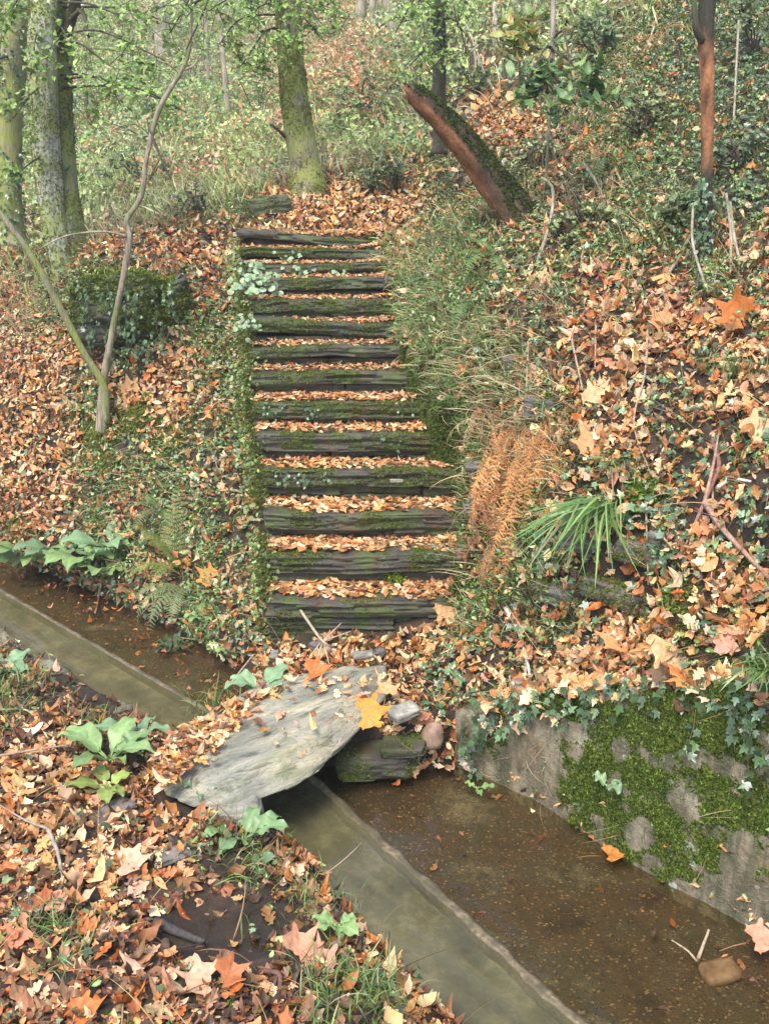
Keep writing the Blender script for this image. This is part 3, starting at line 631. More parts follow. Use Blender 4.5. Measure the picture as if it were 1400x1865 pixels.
for px, py, Y, sz, rt, lb in IVR:
    c = at(px, py, Y=Y); V, Qd = block(c, sz, px, .05, .02, .05, .10, .022, rt, (.05, -.04)); o = MB().add(V, Q=Qd).build('mossy_rock', M['step'], origin=c); tag(o, lb, 'rock'); o['_o'] = [float(v) for v in o.location]
    mossify(V, Qd, 16000, .016, -.02, 3, 3, lambda n_: n_[:, 2] > -.6, parent=o)
MAP = """
bbbbbbbbkkbvvdvvvvvv
bbbbbbbkkkbvvvvvuvvv
bbbbbbbkkkbroivuuvvv
bbbbbbggggbiroiuuvvv
bbbggggoouruiukuuvvv
bbgggggoooouuuikuuvv
kbkkroooooohuuiuuuii
kuuuuruooohhuiuridui
kuivuuuooohhuiwriroi
roovouuooohhwwirooio
oouooiuooohhwwwooioo
oommmuuooohhwwwooiri
oouuuiiooohhkwwirioi
rruruuioooohkgimiiri
miuuiuioooohkgimdiri
iiiiiuioooohugiddmor
iiiiiuiooooourgiomio
iiiiiidooooioiooroii
gxxxxgoooooiiiimmrri
oogxoooooooriwmmmmri
oooooooooooooooiiiii
ooooooooooooooooooii
ooooouuooooooooooooo
roorddgooooooooooooo
rgrdddugoooooooooooo
rrrddddrgooooooooooo
rrrdrddrggoooooooooo
""".split()
def codes(P, jit=16):
    px, py, d = proj(P); px = px+rng.normal(0, jit, len(px)); py = py+rng.normal(0, jit, len(px))
    c = np.clip((px/70).astype(int), 0, 19); r = np.clip((py/69.1).astype(int), 0, 26)
    return np.array([[ord(ch) for ch in row] for row in MAP])[r, c], px, py
def candidates(x0, x1, y0, y1, dens, margin=140, region=None):
    # points spread evenly over the true surface of the ground sheet, steep faces included
    ii = np.where((gx[:-1] >= x0) & (gx[1:] <= x1))[0]; jj = np.where((gy[:-1] >= y0) & (gy[1:] <= y1))[0]; I, J = np.meshgrid(ii, jj); I, J = I.ravel(), J.ravel()
    def co(a, b): return np.stack([gx[I+a], gy[J+b], GZ[J+b, I+a]], -1)
    A, B, Cc, Dd = co(0, 0), co(1, 0), co(1, 1), co(0, 1); ar = .5*np.linalg.norm(np.cross(Cc-A, Dd-B), axis=1); cx = A[:, 0]+.01; cy = A[:, 1]
    ar = ar*np.where(np.abs(cx) < .40*cy+.5, 1, .45)*(np.abs(cx) < .45*cy+2.0) if region is None else ar*region(cx, cy)
    f = rng.choice(len(ar), int(ar.sum()*dens), p=ar/ar.sum()); u = rng.random((len(f), 1)); v = rng.random((len(f), 1))
    P = (A[f]*(1-u)+B[f]*u)*(1-v)+(Dd[f]*(1-u)+Cc[f]*u)*v; px, py, d = proj(P)
    k = (px > -margin) & (px < 1400+margin) & (py > -margin*1.5) & (py < 1865+margin) & (d > .5)
    return P[k], Ng(P[k][:, 0], P[k][:, 1])
def dry(P):
    q, n_ = qn(P[:, 0], P[:, 1]); st = (P[:, 0] > np.interp(P[:, 1], SY, SXL)+.01) & (P[:, 0] < np.interp(P[:, 1], SY, SXR)-.01) & (P[:, 1] > 4.98) & (P[:, 1] < 8.0)
    sl = inpoly(P, SLP)
    kb = (q > -5.9) & (q < -4.0) & (n_ < nb(q)) & (n_ > nb(q)-.20) & (rng.random(len(P)) < .85); pc_ = at(470, 1690, z=.2); pud = (((P[:, 0]-pc_[0]+.05)/.30)**2+((P[:, 1]-pc_[1])/.19)**2 < 1) & (rng.random(len(P)) < .88)
    return (P[:, 2] > .015) & ~kb & ~pud & ~st & ~sl & ~((n_ > nb(q)-.02) & (n_ < nl(q)+.02))
def inpoly(P, poly):
    x, y = P[:, 0], P[:, 1]; ins = np.zeros(len(x), bool); j = len(poly)-1
    for i in range(len(poly)):
        xi, yi = poly[i]; xj, yj = poly[j]
        ins ^= ((yi > y) != (yj > y)) & (x < (xj-xi)*(y-yi)/(yj-yi+1e-12)+xi); j = i
    return ins
PALE = [(.53, .27, .10), (.68, .46, .26), (.48, .185, .05), (.29, .12, .04), (.13, .065, .03), (.60, .33, .15)]
REDD = [(.42, .18, .07), (.56, .36, .20), (.46, .13, .03), (.24, .08, .03), (.09, .045, .025), (.46, .22, .12)]
def litter(P, nn, pal, w, size, protos, mb, lift=.025, tl=.5, var=.28, zm=1.):
    n_ = len(P)
    if not n_: return
    ch = rng.integers(0, len(protos), n_); s = size[0]+(size[1]-size[0])*rng.random(n_)**1.5
    N_ = tilt(nn, tl); flip = rng.random(n_) < .5; N_[flip] *= -1
    Rf = frames(N_, rng.normal(0, 1, (n_, 3)))
    col = pick(pal, w, n_, var); Pp = P+nn*(rng.random((n_, 1))**1.5*lift+.004)
    ss = np.stack([s, s*rng.uniform(.6, 1.2, n_), s*rng.uniform(.5, 2.2, n_)*zm], 1)
    for i, pr in enumerate(protos):
        k = ch == i; scatter(mb, pr, Pp[k], Rf[k], ss[k], col[k], pr[2])
def green(P, nn, cols, w, size, protos, mb, lift=.03, tl=.35, var=.22):
    n_ = len(P)
    if not n_: return
    ch = rng.integers(0, len(protos), n_); s = rng.uniform(size[0], size[1], n_)
    N_ = tilt(nn+np.array([0, -.25, .4]), tl); Rf = frames(N_, rng.normal(0, 1, (n_, 3))); col = pick(cols, w, n_, var); Pp = P+nn*(rng.random((n_, 1))*lift+.004)
    for i, pr in enumerate(protos):
        k = ch == i; scatter(mb, pr, Pp[k], Rf[k], s[k], col[k], pr[2])
def blades(P, nn, cols, w, size, protos, mb, down=.7, var=.2, up=.6):
    n_ = len(P)
    if not n_: return
    dh = nn.copy(); dh[:, 2] = 0; A = norm(dh*down+rdir(n_)*.85); Z = tilt(nn*(1-up)+np.array([0, 0, up]), .3); Rf = frames(Z, A)
    ch = rng.integers(0, len(protos), n_); s = rng.uniform(size[0], size[1], n_); col = pick(cols, w, n_, var)
    for i, pr in enumerate(protos):
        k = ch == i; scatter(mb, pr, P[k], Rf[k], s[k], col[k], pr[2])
GRN = [(.11, .18, .035), (.17, .25, .055), (.065, .11, .025), (.26, .30, .10)]
IVC = [(.05, .09, .035), (.075, .13, .05), (.12, .185, .08), (.19, .25, .14)]
STR = [(.42, .30, .15), (.30, .19, .09), (.50, .40, .22), (.16, .09, .05)]
near = candidates(-5.6, 5.6, 1.2, 9.3, 1500, 650)
P, nn = near; k = dry(P); P, nn = P[k], nn[k]; cd, px, py = codes(P); cc = np.vectorize(chr)(cd) if len(cd) else cd
u = rng.random(len(P))
def prob(tab): 
    out = np.zeros(len(P))
    for ch, v in tab.items(): out[cc == ch] = v
    return out
q_, n_c = qn(P[:, 0], P[:, 1]); fore = n_c < nb(q_)
LIT = prob(dict(o=1, r=.95, g=.12, i=.5, u=.3, h=.20, m=.35, v=.12, d=.42, b=.2, k=.5, w=.5, x=.05))
red = prob(dict(o=.12, r=.8, g=.4, i=.5, u=.5, h=.5, m=.5, v=.7, d=.9, b=.5, k=.5, w=.4, x=.5))
# patches where the litter is thin and the earth, moss or ivy comes through
pat = fbm(P[:, 0]*2.3, P[:, 1]*2.3, P[:, 2]*2.3, 4); LIT = LIT*np.where(cc == 'o', 1, 1)*(.72+.28*sst(-.35, .1, pat))
take = u < LIT; isr = rng.random(len(P)) < red; close = P[:, 1] < 4.6
mbl = MB()
for cl in (True, False):
    for rd in (True, False):
        k = take & (isr == rd) & (close == cl) & ~fore
        litter(P[k], nn[k], REDD if rd else PALE, (3, 2, 2, 1.6, 1.4, 2) if rd else (3, 3.4, 2.0, 1.0, .5, 3), (.032, .085) if cl else (.038, .088), OAK+OAKL if cl else OAKL+OVL, mbl, .05)
        k = take & (isr == rd) & (close == cl) & fore & (rng.random(len(P)) < .85)
        litter(P[k], nn[k], REDD if rd else PALE, (3, 2.4, 2, 2, 2, 2) if rd else (3, 3.6, 1.8, 1.0, .5, 2.8), (.045, .10), OAK+OAKL[3:] if cl else OAKL+OVL, mbl, .02, .26)
k = take & ~fore & (P[:, 0] > .55) & (P[:, 1] < 5.6) & (rng.random(len(P)) < .018); litter(P[k], nn[k], PALE, (3, 3, 2, 1.5, .7, 3), (.08, .15), PLN+OAK, mbl, .06, .5)
k = take & fore & (rng.random(len(P)) < .03); litter(P[k], nn[k], REDD, (3, 3, 2, 1.5, .7, 3), (.09, .14), PLN+OAK, mbl, .04, .3)
qe = rng.uniform(-2.5, -.7, 420); ne = nw(qe)+rng.uniform(-.06, .28, 420); xe, ye = xy(qe, ne); Pe = np.stack([xe, ye, np.maximum(Hg(xe, ye), wtop(qe)+.02)-np.where(ne < nw(qe)-.02, rng.random(420)**2*.14, 0)], 1); litter(Pe, norm(Ng(xe, ye)+[-.2, -.3, .2]), PALE, (3, 4, 2, .8, .4, 3), (.05, .12), OAK+PLN, mbl, .05, .45)
k = fore & (rng.random(len(P)) < .45); litter(P[k], nn[k], [(.11, .06, .035), (.20, .10, .05), (.30, .15, .07), (.07, .045, .03)], (3, 3, 2, 2), (.05, .095), OAK+OVL, mbl, .004, .10)
# crumbs and broken bits
k = (take & (rng.random(len(P)) < .35)) | (fore & (rng.random(len(P)) < .8)); litter(P[k], nn[k], REDD, (2, 2, 2, 3, 4, 1), (.010, .03), TINY, mbl, .015)
k = fore & (rng.random(len(P)) < .25); litter(P[k], nn[k], [(.06, .035, .02), (.12, .07, .04), (.3, .2, .11)], (3, 2, 1), (.02, .05), TINY, mbl, .01)
# treads of the flight
for kk, (xl, xr, yk, zk) in enumerate(TREADS):
    dns = 1900; A_ = (xr-xl+.04)*.24; n_ = int(A_*dns); x = rng.uniform(xl-.02, xr+.03, n_); v = rng.random(n_)**.8
    edge = .045+.03*fbm(x*5, kk*3.1, 1, 3)+(.05*sst(.25, 0, (x-xl)) if kk < 5 else 0)-(.05*sst(.45, 0, xr-x) if kk == 0 else .02*sst(.3, 0, xr-x)); y = yk+edge+v*(.27-edge)
    z = zk+.001+.004*v+(.025*sst(.25, 0, xr-x)); Pt = np.stack([x, y, z], 1); up = np.tile(np.array([0, -.12, 1.]), (n_, 1))
    sz = (.038, .085) if kk < 3 else (.03, .068) if kk < 6 else (.02, .048)
    litter(Pt, norm(up), PALE, (3, 3, 1.8, 1.4, .7, 1.5), sz, OAKL, mbl, .012, .16, zm=.45)
    k = rng.random(n_) < .22; litter(Pt[k], norm(up[k]), REDD, (3, 2, 3, 2, 1, 2), sz, OAKL, mbl, .014, .22, zm=.5)
# a thin scatter on the slab, thicker at its near end
n_ = 2600; x = rng.uniform(SLP[:, 0].min(), SLP[:, 0].max(), n_); y = rng.uniform(SLP[:, 1].min(), SLP[:, 1].max(), n_)
Ps = np.stack([x, y, slab_z(x, y)+.010], 1); px_, py_, _ = proj(Ps); k = inpoly(Ps, SLP) & (rng.random(n_) < np.where(px_+1.154*py_ < 1962+30*fbm(x*9, y*9, 2, 3), .62, .016)+.07*(py_ < 1268))
litter(Ps[k], np.tile([0, 0, 1.], (k.sum(), 1)), PALE, (3, 3, 2, 1.3, .7, 2), (.04, .085), OAK+OAKL[3:], mbl, .016, .2)
n_ = 500; qe = rng.uniform(-8.5, -.8, n_); te = rng.random(n_); te = np.where(rng.random(n_) < .6, te**.25, te); ne = nl(qe)+.03+(nw(qe)-nl(qe)-.04)*te; xe, ye = xy(qe, ne); ze = np.where(rng.random(n_) < .35, .006, -.04); kk_ = ((qe < -3.9) | (qe > -2.75)) & ((qe < -3.9) | (rng.random(n_) < .45))
litter(np.stack([xe, ye, ze], 1)[kk_], np.tile([0, 0, 1.], (kk_.sum(), 1)), REDD, (2, 1, 2, 3, 3, 1), (.02, .06), OAKL, mbl, .004, .06)
tag(mbl.build('leaf_litter', M['dry']), 'carpet of fallen tan and rust leaves', None, None, 'stuff')

# ground ivy, small green leaves, grasses, dry stems over the near ground
mi = MB()
k = rng.random(len(P)) < prob(dict(o=.07, r=.14, g=.12, i=.42, u=.22, h=.10, m=.12, v=.42, d=.04, b=.06, k=.05, w=.20))*(.3+1.2*sst(-.2, .35, fbm(P[:, 0]*3.1, P[:, 1]*3.1, P[:, 2]*3.1+5, 4)))*np.where(fore, .25, 1)
green(P[k], nn[k], IVC, (3, 3, 2, 1), (.028, .06), IVY, mi, .055, .4)
k = rng.random(len(P)) < prob(dict(g=.5, u=1, h=.6, i=.45, v=.6, b=.9, w=.5, o=.07, m=.35, r=.12, k=.3))*np.where(fore, .4, 1)
green(P[k], nn[k], GRN+IVC[1:3], (3, 4, 2, 2, 1, 1), (.014, .036), TINY+OVL, mi, .08, .6)
tag(mi.build('ground_ivy', M['ivy']), 'dark green ivy and small leaves creeping over the banks', None, None, 'stuff')
mg = MB()
def gr(tab, cols, w, size, protos, mult=1, **kw):
    pr = prob(tab); r = mult; 
    while r > 0:
        k = rng.random(len(P)) < pr*min(r, 1); Pj = P[k]+rng.normal(0, .02, (k.sum(), 3))*[1, 1, 0]; Pj[:, 2] = Hg(Pj[:, 0], Pj[:, 1])-.004
        ok = dry(Pj); blades(Pj[ok], nn[k][ok], cols, w, size, protos, mg, **kw); r -= 1
gr(dict(g=1, u=.6, h=.9, i=.10, b=1, v=.35, w=.15, m=.1), GRN, (3, 4, 1, 2), (.05, .13), BLD, 2)
gr(dict(h=.5, w=.12, u=.12), GRN+STR[2:3], (3, 4, 1, 3, 2), (.10, .22), DROOP, 2, up=.15)
gr(dict(w=.7, h=.2, r=.05, i=.06, u=.10, o=.012, g=.04, k=.4, d=.04), STR, (3, 3, 2, 2), (.08, .30), STEM, 1, up=.2)
tag(mg.build('bank_grass', M['green']), 'fine grass and dry stalks on the banks', None, None, 'stuff')
mm = MB(); k = rng.random(len(P)) < prob(dict(m=1, i=.16, u=.25, h=.35, v=.2, r=.03, o=.03, b=.1, d=.15, w=.15))
for rr in range(8):
    Pj = P[k]+rng.normal(0, .02, (k.sum(), 3))*[1, 1, 0]; Pj[:, 2] = Hg(Pj[:, 0], Pj[:, 1]); w_ = fbm(Pj[:, 0]*4, Pj[:, 1]*4, Pj[:, 2]*4, 3) > -.05; w_ &= dry(Pj); n_ = w_.sum(); ch = rng.integers(0, 3, n_)
    col = pick([(.14, .18, .025), (.08, .11, .018), (.24, .27, .05)], [3, 2, 1], n_); Rf = frames(tilt(nn[k][w_], .3), rdir(n_)+.01); s_ = rng.uniform(.008, .02, n_); Pq = Pj[w_]+nn[k][w_]*.006
    for i in range(3): scatter(mm, TUFT[i], Pq[ch == i], Rf[ch == i], s_[ch == i], col[ch == i], TUFT[i][2])
tag(mm.build('bank_moss', M['moss']), 'moss growing in patches on the banks', None, None, 'stuff')

# ------------------------------------------------------------------ far hillside
P, nn = candidates(-19, 18, 9.0, 34, 56, 400); cd, px, py = codes(P, 30); cc = np.vectorize(chr)(cd); q_, n_c = qn(P[:, 0], P[:, 1])
mf = MB(); LITF = prob(dict(o=1, r=1, g=.08, u=.3, b=.18, k=.8, v=.3, d=.6, i=.6, h=.4, w=.8)); 
for rep in range(3):
    k = (rng.random(len(P)) < LITF*np.clip(14/P[:, 1], .3, 1)); Pj = P[k]+rng.normal(0, .12, (k.sum(), 3))*[1, 1, 0]; Pj[:, 2] = Hg(Pj[:, 0], Pj[:, 1])
    litter(Pj, nn[k], PALE, (3, 2, 2, 2, 1, 2), (.06, .15), TINY+OAKL[:2], mf, .05, .5)
tag(mf.build('far_leaf_litter', M['dry']), 'fallen leaves on the far hillside', None, None, 'stuff')
mu = MB(); BGC = [(.26, .35, .10), (.36, .43, .15), (.16, .23, .07), (.46, .48, .24), (.20, .26, .13)]
def cloud(P, nn, n_each, rad, cols, w, size, protos, mb, h=.5, tl=1.0):
    n_ = len(P)
    if not n_: return
    base = pick(cols, w, n_, .2); I = np.repeat(np.arange(n_), n_each); d = rng.normal(0, 1, (len(I), 3)); d = norm(d)*rng.random((len(I), 1))**.45; r = rng.uniform(rad[0], rad[1], n_)[I][:, None]
    Pc = P[I]+d*r*[1, 1, h]+np.array([0, 0, 1])*r*h*.8; s = rng.uniform(size[0], size[1], len(I)); Rf = frames(rng.normal(0, 1, (len(I), 3))+[0, -.6, .9], rng.normal(0, 1, (len(I), 3)))
    col = np.clip(base[I]*(1+rng.normal(0, .2, (len(I), 1))), .005, .8); ch = rng.integers(0, len(protos), len(I))
    for i, pr in enumerate(protos): k = ch == i; scatter(mb, pr, Pc[k], Rf[k], s[k], col[k], pr[2])
k = rng.random(len(P)) < prob(dict(b=.15, v=.16, u=.10, k=.03, g=.02, d=.03, i=.05)); cloud(P[k], nn[k], 70, (.25, .6), BGC, (3, 3, 3, 2, 2), (.03, .08), TINY, mu)
k = rng.random(len(P)) < prob(dict(k=.16, b=.035, g=.03, v=.01, o=.004)); cloud(P[k], nn[k], 60, (.2, .5), [(.50, .24, .11), (.42, .25, .13), (.55, .36, .2)], (3, 2, 2), (.03, .08), TINY, mu)
tag(mu.build('hill_undergrowth', M['green']), 'misty green and rusty undergrowth covering the far hillside', None, None, 'stuff')
mg = MB()
for rep in range(12):
    k = rng.random(len(P)) < prob(dict(b=.8, g=1, k=.5, u=.6, v=.3, o=.08)); Pj = P[k]+rng.normal(0, .15, (k.sum(), 3))*[1, 1, 0]; Pj[:, 2] = Hg(Pj[:, 0], Pj[:, 1])-.01
    blades(Pj, nn[k], [(.34, .42, .12), (.44, .49, .19), (.24, .31, .08), (.50, .51, .28)]+STR[:3], (3, 4, 2, 3, 1.0, .6, 1.5), (.12, .34), BLD, mg, up=.8)
tag(mg.build('hill_grass', M['green']), 'pale grass on the far slope', None, None, 'stuff')
# ------------------------------------------------------------------ trunks, stems, twigs
def smoothpath(pts, rad, res):
    pts = np.array(pts, float); rad = np.array(rad, float); L = np.r_[0, np.cumsum(np.linalg.norm(np.diff(pts, axis=0), axis=1))]
    t = np.linspace(0, L[-1], max(3, int(L[-1]/res)+1)); ext = np.vstack([2*pts[0]-pts[1], pts, 2*pts[-1]-pts[-2]]); o = []
    for v in t:
        i = min(np.searchsorted(L, v, 'right')-1, len(pts)-2); u = (v-L[i])/max(L[i+1]-L[i], 1e-9); a, b, c, d = ext[i:i+4]
        o.append(.5*((2*b)+(c-a)*u+(2*a-5*b+4*c-d)*u*u+(3*b-a-3*c+d)*u**3))
    return np.array(o), np.interp(t, L, rad)
def tube(mb, pts, rad, seg=10, res=.04, amp=.08, seed=0, col=(1, 1, 1), jag=0):
    P, r = smoothpath(pts, rad, res); n_ = len(P); T = norm(np.gradient(P, axis=0)); a = np.array([.3, 1., .2]) if abs(T[0][1]) < .9 else np.array([1., 0, 0]); V = []
    th = np.linspace(0, 2*math.pi, seg, endpoint=False)
    for i in range(n_):
        x = norm(np.cross(T[i], a)); y = np.cross(T[i], x); a = -np.cross(T[i], x) if False else a
        rr = r[i]*(1+amp*fbm(np.cos(th)*1.5+seed, np.sin(th)*1.5, np.full(seg, i*res*3.0/max(r[i]*8, .15)), 3)*2+amp*.6*fbm(th*0+np.cos(th)*5, np.sin(th)*5, np.full(seg, i*res*2+seed), 2))
        ring = P[i]+rr[:, None]*(np.cos(th)[:, None]*x+np.sin(th)[:, None]*y)
        if jag and i == n_-1: ring = ring+T[i]*(jag*fbm(np.cos(th)*3, np.sin(th)*3, seed, 2)*2)[:, None]
        V.append(ring)
    V = np.concatenate(V); ix = np.arange(n_*seg).reshape(n_, seg); nx_ = np.roll(ix, -1, 1)
    Qd = np.stack([ix[:-1], nx_[:-1], nx_[1:], ix[1:]], -1).reshape(-1, 4)
    V = np.vstack([V, P[0], P[-1]-T[-1]*jag*.8]); e = len(V); Tt = [(e-1, ix[-1][i], ix[-1][(i+1) % seg]) for i in range(seg)]+[(e-2, ix[0][(i+1) % seg], ix[0][i]) for i in range(seg)]
    if callable(col): col = col(V, T, P, seg)
    mb.add(V, T=Tt, Q=Qd, col=col); return V, Qd, P, r
def pxpath(pts):           # (px, py, Y) points
    return [at(a, b, Y=c) for a, b, c in pts]
def pw(w, Y, v=300): return w/F*Y/2*1.02     # half width in metres of something w picture points wide at distance Y
GREENS = [(.20, .31, .06), (.28, .39, .10), (.13, .22, .04), (.36, .42, .16)]
def spray(mw, ml, a, b, nleaf, rad, size, cols=GREENS, protos=None, w=(3, 3, 2, 1), wood=.006, droop=.15):
    """a limb from a to b that ends in twigs carrying leaves"""
    a = np.array(a); b = np.array(b); mid = (a+b)/2+rng.normal(0, .06, 3)+[0, 0, .08]
    if mw is not None: tube(mw, [a, mid, b], [wood*1.8, wood*1.2, wood*.7], 5, .08, .05)
    nt_ = max(3, nleaf//14); 
    for i in range(nt_):
        s0 = mid+(b-mid)*rng.random(); e = b+norm(rng.normal(0, 1, 3)*[1, .8, .55])*rad*rng.uniform(.5, 1)
        if mw is not None: tube(mw, [s0, (s0+e)/2+rng.normal(0, .03, 3), e], [wood*.6, wood*.4, wood*.25], 4, .1, .05)
        k = nleaf//nt_; t = rng.random(k)**.7; P = s0+(e-s0)*t[:, None]+rng.normal(0, rad*.10, (k, 3))
        N_ = norm(rng.normal(0, .45, (k, 3))+[0, -.35, 1]); Rf = frames(N_, rng.normal(0, 1, (k, 3))); s = rng.uniform(size[0], size[1], k); c = pick(cols, w, k, .2); pr = protos or OAKL+OVL[:2]; ch = rng.integers(0, len(pr), k)
        for j, p_ in enumerate(pr): m_ = ch == j; scatter(ml, p_, P[m_], Rf[m_], s[m_], c[m_], p_[2])
def climbing(mb, P, r, n_, size=(.03, .06), lo=0, hi=1, cols=IVC, side=None, protos=None, off=.02):
    t = lo+(hi-lo)*rng.random(n_); i = t*(len(P)-1); i0 = np.clip(i.astype(int), 0, len(P)-2); c = P[i0]+(P[i0+1]-P[i0])*(i-i0)[:, None]; rr = r[i0]
    th = rng.uniform(0, 2*math.pi, n_); d = np.stack([np.cos(th), np.sin(th), 0*th], 1); Pp = c+d*(rr+rng.random(n_)*off+.004)[:, None]
    keep = fbm(Pp[:, 0]*5, Pp[:, 1]*5, Pp[:, 2]*3, 3) > -.12; d, Pp = d[keep], Pp[keep]; k = len(Pp)
    Rf = frames(tilt(d+[0, 0, .3], .4), rng.normal(0, .5, (k, 3))+[0, 0, -1]); s = rng.uniform(size[0], size[1], k); col = pick(cols, [3, 3, 2, 1][:len(cols)], k); pr = protos or IVYS; ch = rng.integers(0, len(pr), k)
    for j, p_ in enumerate(pr): m_ = ch == j; scatter(mb, p_, Pp[m_], Rf[m_], s[m_], col[m_], p_[2])
def tree(name, label, stems, sprays=(), cat='tree', group=None, leafn=60, lsize=(.04, .075), mossn=0, crown='crown', cols=GREENS, protos=None, srad=.32, parts=('trunk',)):
    """stems: list of (path, halfwidths, material, amp, jag)"""
    base = np.array(stems[0][0][0]); e = empty(name, base, label, cat, group); out = []
    for i, (pth, rd, mt, amp, jg) in enumerate(stems):
        mb = MB(); big = max(rd); V, Qd, P, r = tube(mb, pth, rd, 22 if big > .05 else (10 if big > .015 else 6), .03 if big > .05 else .05, amp, i*3+len(name), jag=jg)
        pn = 'trunk' if i == 0 else ('stem' if big > .06 else 'branch'); o = mb.build(pn, M[mt], e); out.append((P, r))
        if mossn: mossify(V, Qd, mossn, .013, -.0, 3.5, i+5, lambda n_: (n_[:, 2] > -.4), name='moss', parent=o, cols=((.25, .27, .05), (.15, .17, .03), (.34, .34, .09)))
    if sprays:
        mw, ml = MB(), MB()
        for px, py, Y, mul in sprays:
            b = at(px, py, Y=Y); P = out[0][0]; j = np.argmin(np.abs(P[:, 2]-(b[2]+.25))+.15*np.linalg.norm(P-b, axis=1)); spray(mw, ml, P[j], b, int(leafn*mul), srad*mul**.5, lsize, cols, protos)
        mw.build('limbs', M['bark_dark'], e); ml.build(crown, M['green'], e)
    return e, out
def down(pts, dz=.12):
    p = list(pts); a = np.array(p[0]); b = a-[0, 0, dz]; return [b]+p
# tree with two stems at the left
Y = 8.35
t1p = down(pxpath([(132, 548, Y), (124, 440, Y), (112, 340, Y+.05), (104, 210, Y+.1), (99, 90, Y+.1), (92, -20, Y+.1), (80, -260, Y+.1)]))
t2p = down(pxpath([(126, 555, Y-.12), (110, 470, Y-.12), (92, 350, Y-.12), (82, 230, Y-.12), (78, 120, Y-.12), (80, 20, Y-.1), (90, -60, Y), (110, -260, Y+.2)]))
A_, Aout = tree('mossy_tree', 'tall lichen-pale and moss-green twin-stemmed tree behind the ivy-covered rock', [
    (t1p, [pw(95, Y), pw(62, Y), pw(58, Y), pw(56, Y), pw(54, Y), pw(52, Y), pw(50, Y), pw(44, Y)], 'bark_moss', .10, 0),
    (t2p, [pw(50, Y), pw(34, Y), pw(36, Y), pw(42, Y), pw(46, Y), pw(44, Y), pw(40, Y), pw(34, Y), pw(28, Y)], 'bark_grey', .09, 0),
    (pxpath([(108, 90, Y), (128, 40, Y), (142, -10, Y-.1), (170, -120, Y-.2)]), [pw(22, Y), pw(18, Y), pw(16, Y), pw(10, Y)], 'bark_dark', .08, 0),
    (pxpath([(130, 35, Y-.1), (150, 20, Y-.2), (162, 68, Y-.3)]), [pw(8, Y), pw(7, Y), pw(4, Y)], 'bark_dark', .05, 0)],
    [(135, 90, 7.9, 1.1), (60, 105, 7.8, .8), (200, 120, 7.6, 1.2), (220, 190, 7.6, 1.1), (25, 215, 7.8, .8), (20, 330, 7.5, .7), (290, 180, 7.5, 1), (160, 215, 7.7, .8), (20, 20, 7.7, 1.3), (240, 40, 7.6, 1.3), (330, 50, 7.7, 1.3), (300, 110, 7.5, 1.0), (340, 205, 7.4, .8)], mossn=5200, leafn=75)
mv = MB(); climbing(mv, Aout[0][0], Aout[0][1], 1500, (.025, .05), .05, .95); climbing(mv, Aout[1][0], Aout[1][1], 260, (.02, .045), .1, .95)
tag(mv.build('trunk_ivy', M['ivy'], origin=t1p[1]), 'ivy climbing up the mossy twin-stemmed tree', 'ivy')
Y = 9.2
bp = down(pxpath([(22, 420, Y), (18, 330, Y), (20, 200, Y), (28, 90, Y), (45, 0, Y), (60, -150, Y)]))
B_, Bo = tree('ivy_tree', 'ivy-clad trunk at the left edge behind the mossy tree', [(bp, [pw(60, Y)]+[pw(42, Y)]*5+[pw(36, Y)], 'bark_moss', .1, 0), (pxpath([(20, 190, Y), (-10, 110, Y-.1), (-60, 60, Y-.2)]), [pw(20, Y), pw(14, Y), pw(8, Y)], 'bark_dark', .1, 0)], [(10, 60, 8.7, 1.2), (60, 20, 8.7, 1), (-30, 150, 8.6, 1)], leafn=70)
mv = MB(); climbing(mv, Bo[0][0], Bo[0][1], 1500, (.03, .06)); tag(mv.build('trunk_ivy', M['ivy'], origin=bp[1]), 'thick ivy on the trunk at the left edge of the wood', 'ivy')
hb = hit(562, 352); Y = float(hb[1])
cpth = down([hb]+pxpath([(556, 300, Y), (546, 250, Y), (538, 190, Y), (531, 120, Y), (527, 50, Y), (521, -30, Y), (515, -250, Y)]), .2)
C_, Co = tree('path_tree', 'curved mossy brown trunk standing at the top left of the flight', [(cpth, [pw(100, Y), pw(68, Y), pw(54, Y), pw(50, Y), pw(47, Y), pw(44, Y), pw(42, Y), pw(42, Y), pw(36, Y)], 'bark_moss', .07, 0),
    (pxpath([(520, 250, Y), (508, 238, Y-.2), (492, 226, Y-.3)]), [pw(6, Y), pw(5, Y), pw(3, Y)], 'bark_dark', .05, 0)],
    [(450, 60, 8.6, 1.3), (490, 20, 8.5, 1.2), (575, 30, 8.5, 1.2), (610, 10, 8.7, 1), (440, 120, 8.6, .8), (400, 80, 8.6, 1), (510, 75, 8.3, 1), (380, 20, 8.6, 1.2), (590, 75, 8.7, .7), (480, 110, 8.4, .7)], mossn=7000, leafn=80)
# leaning broken trunk
Y = 7.0; hb = hit(945, 405)
dp = down([hb]+pxpath([(912, 352, hb[1]+.02), (872, 297, hb[1]+.02), (834, 249, hb[1]), (798, 211, hb[1]-.02), (767, 182, hb[1]-.05), (748, 165, hb[1]-.05)]), .1); Y = float(hb[1])

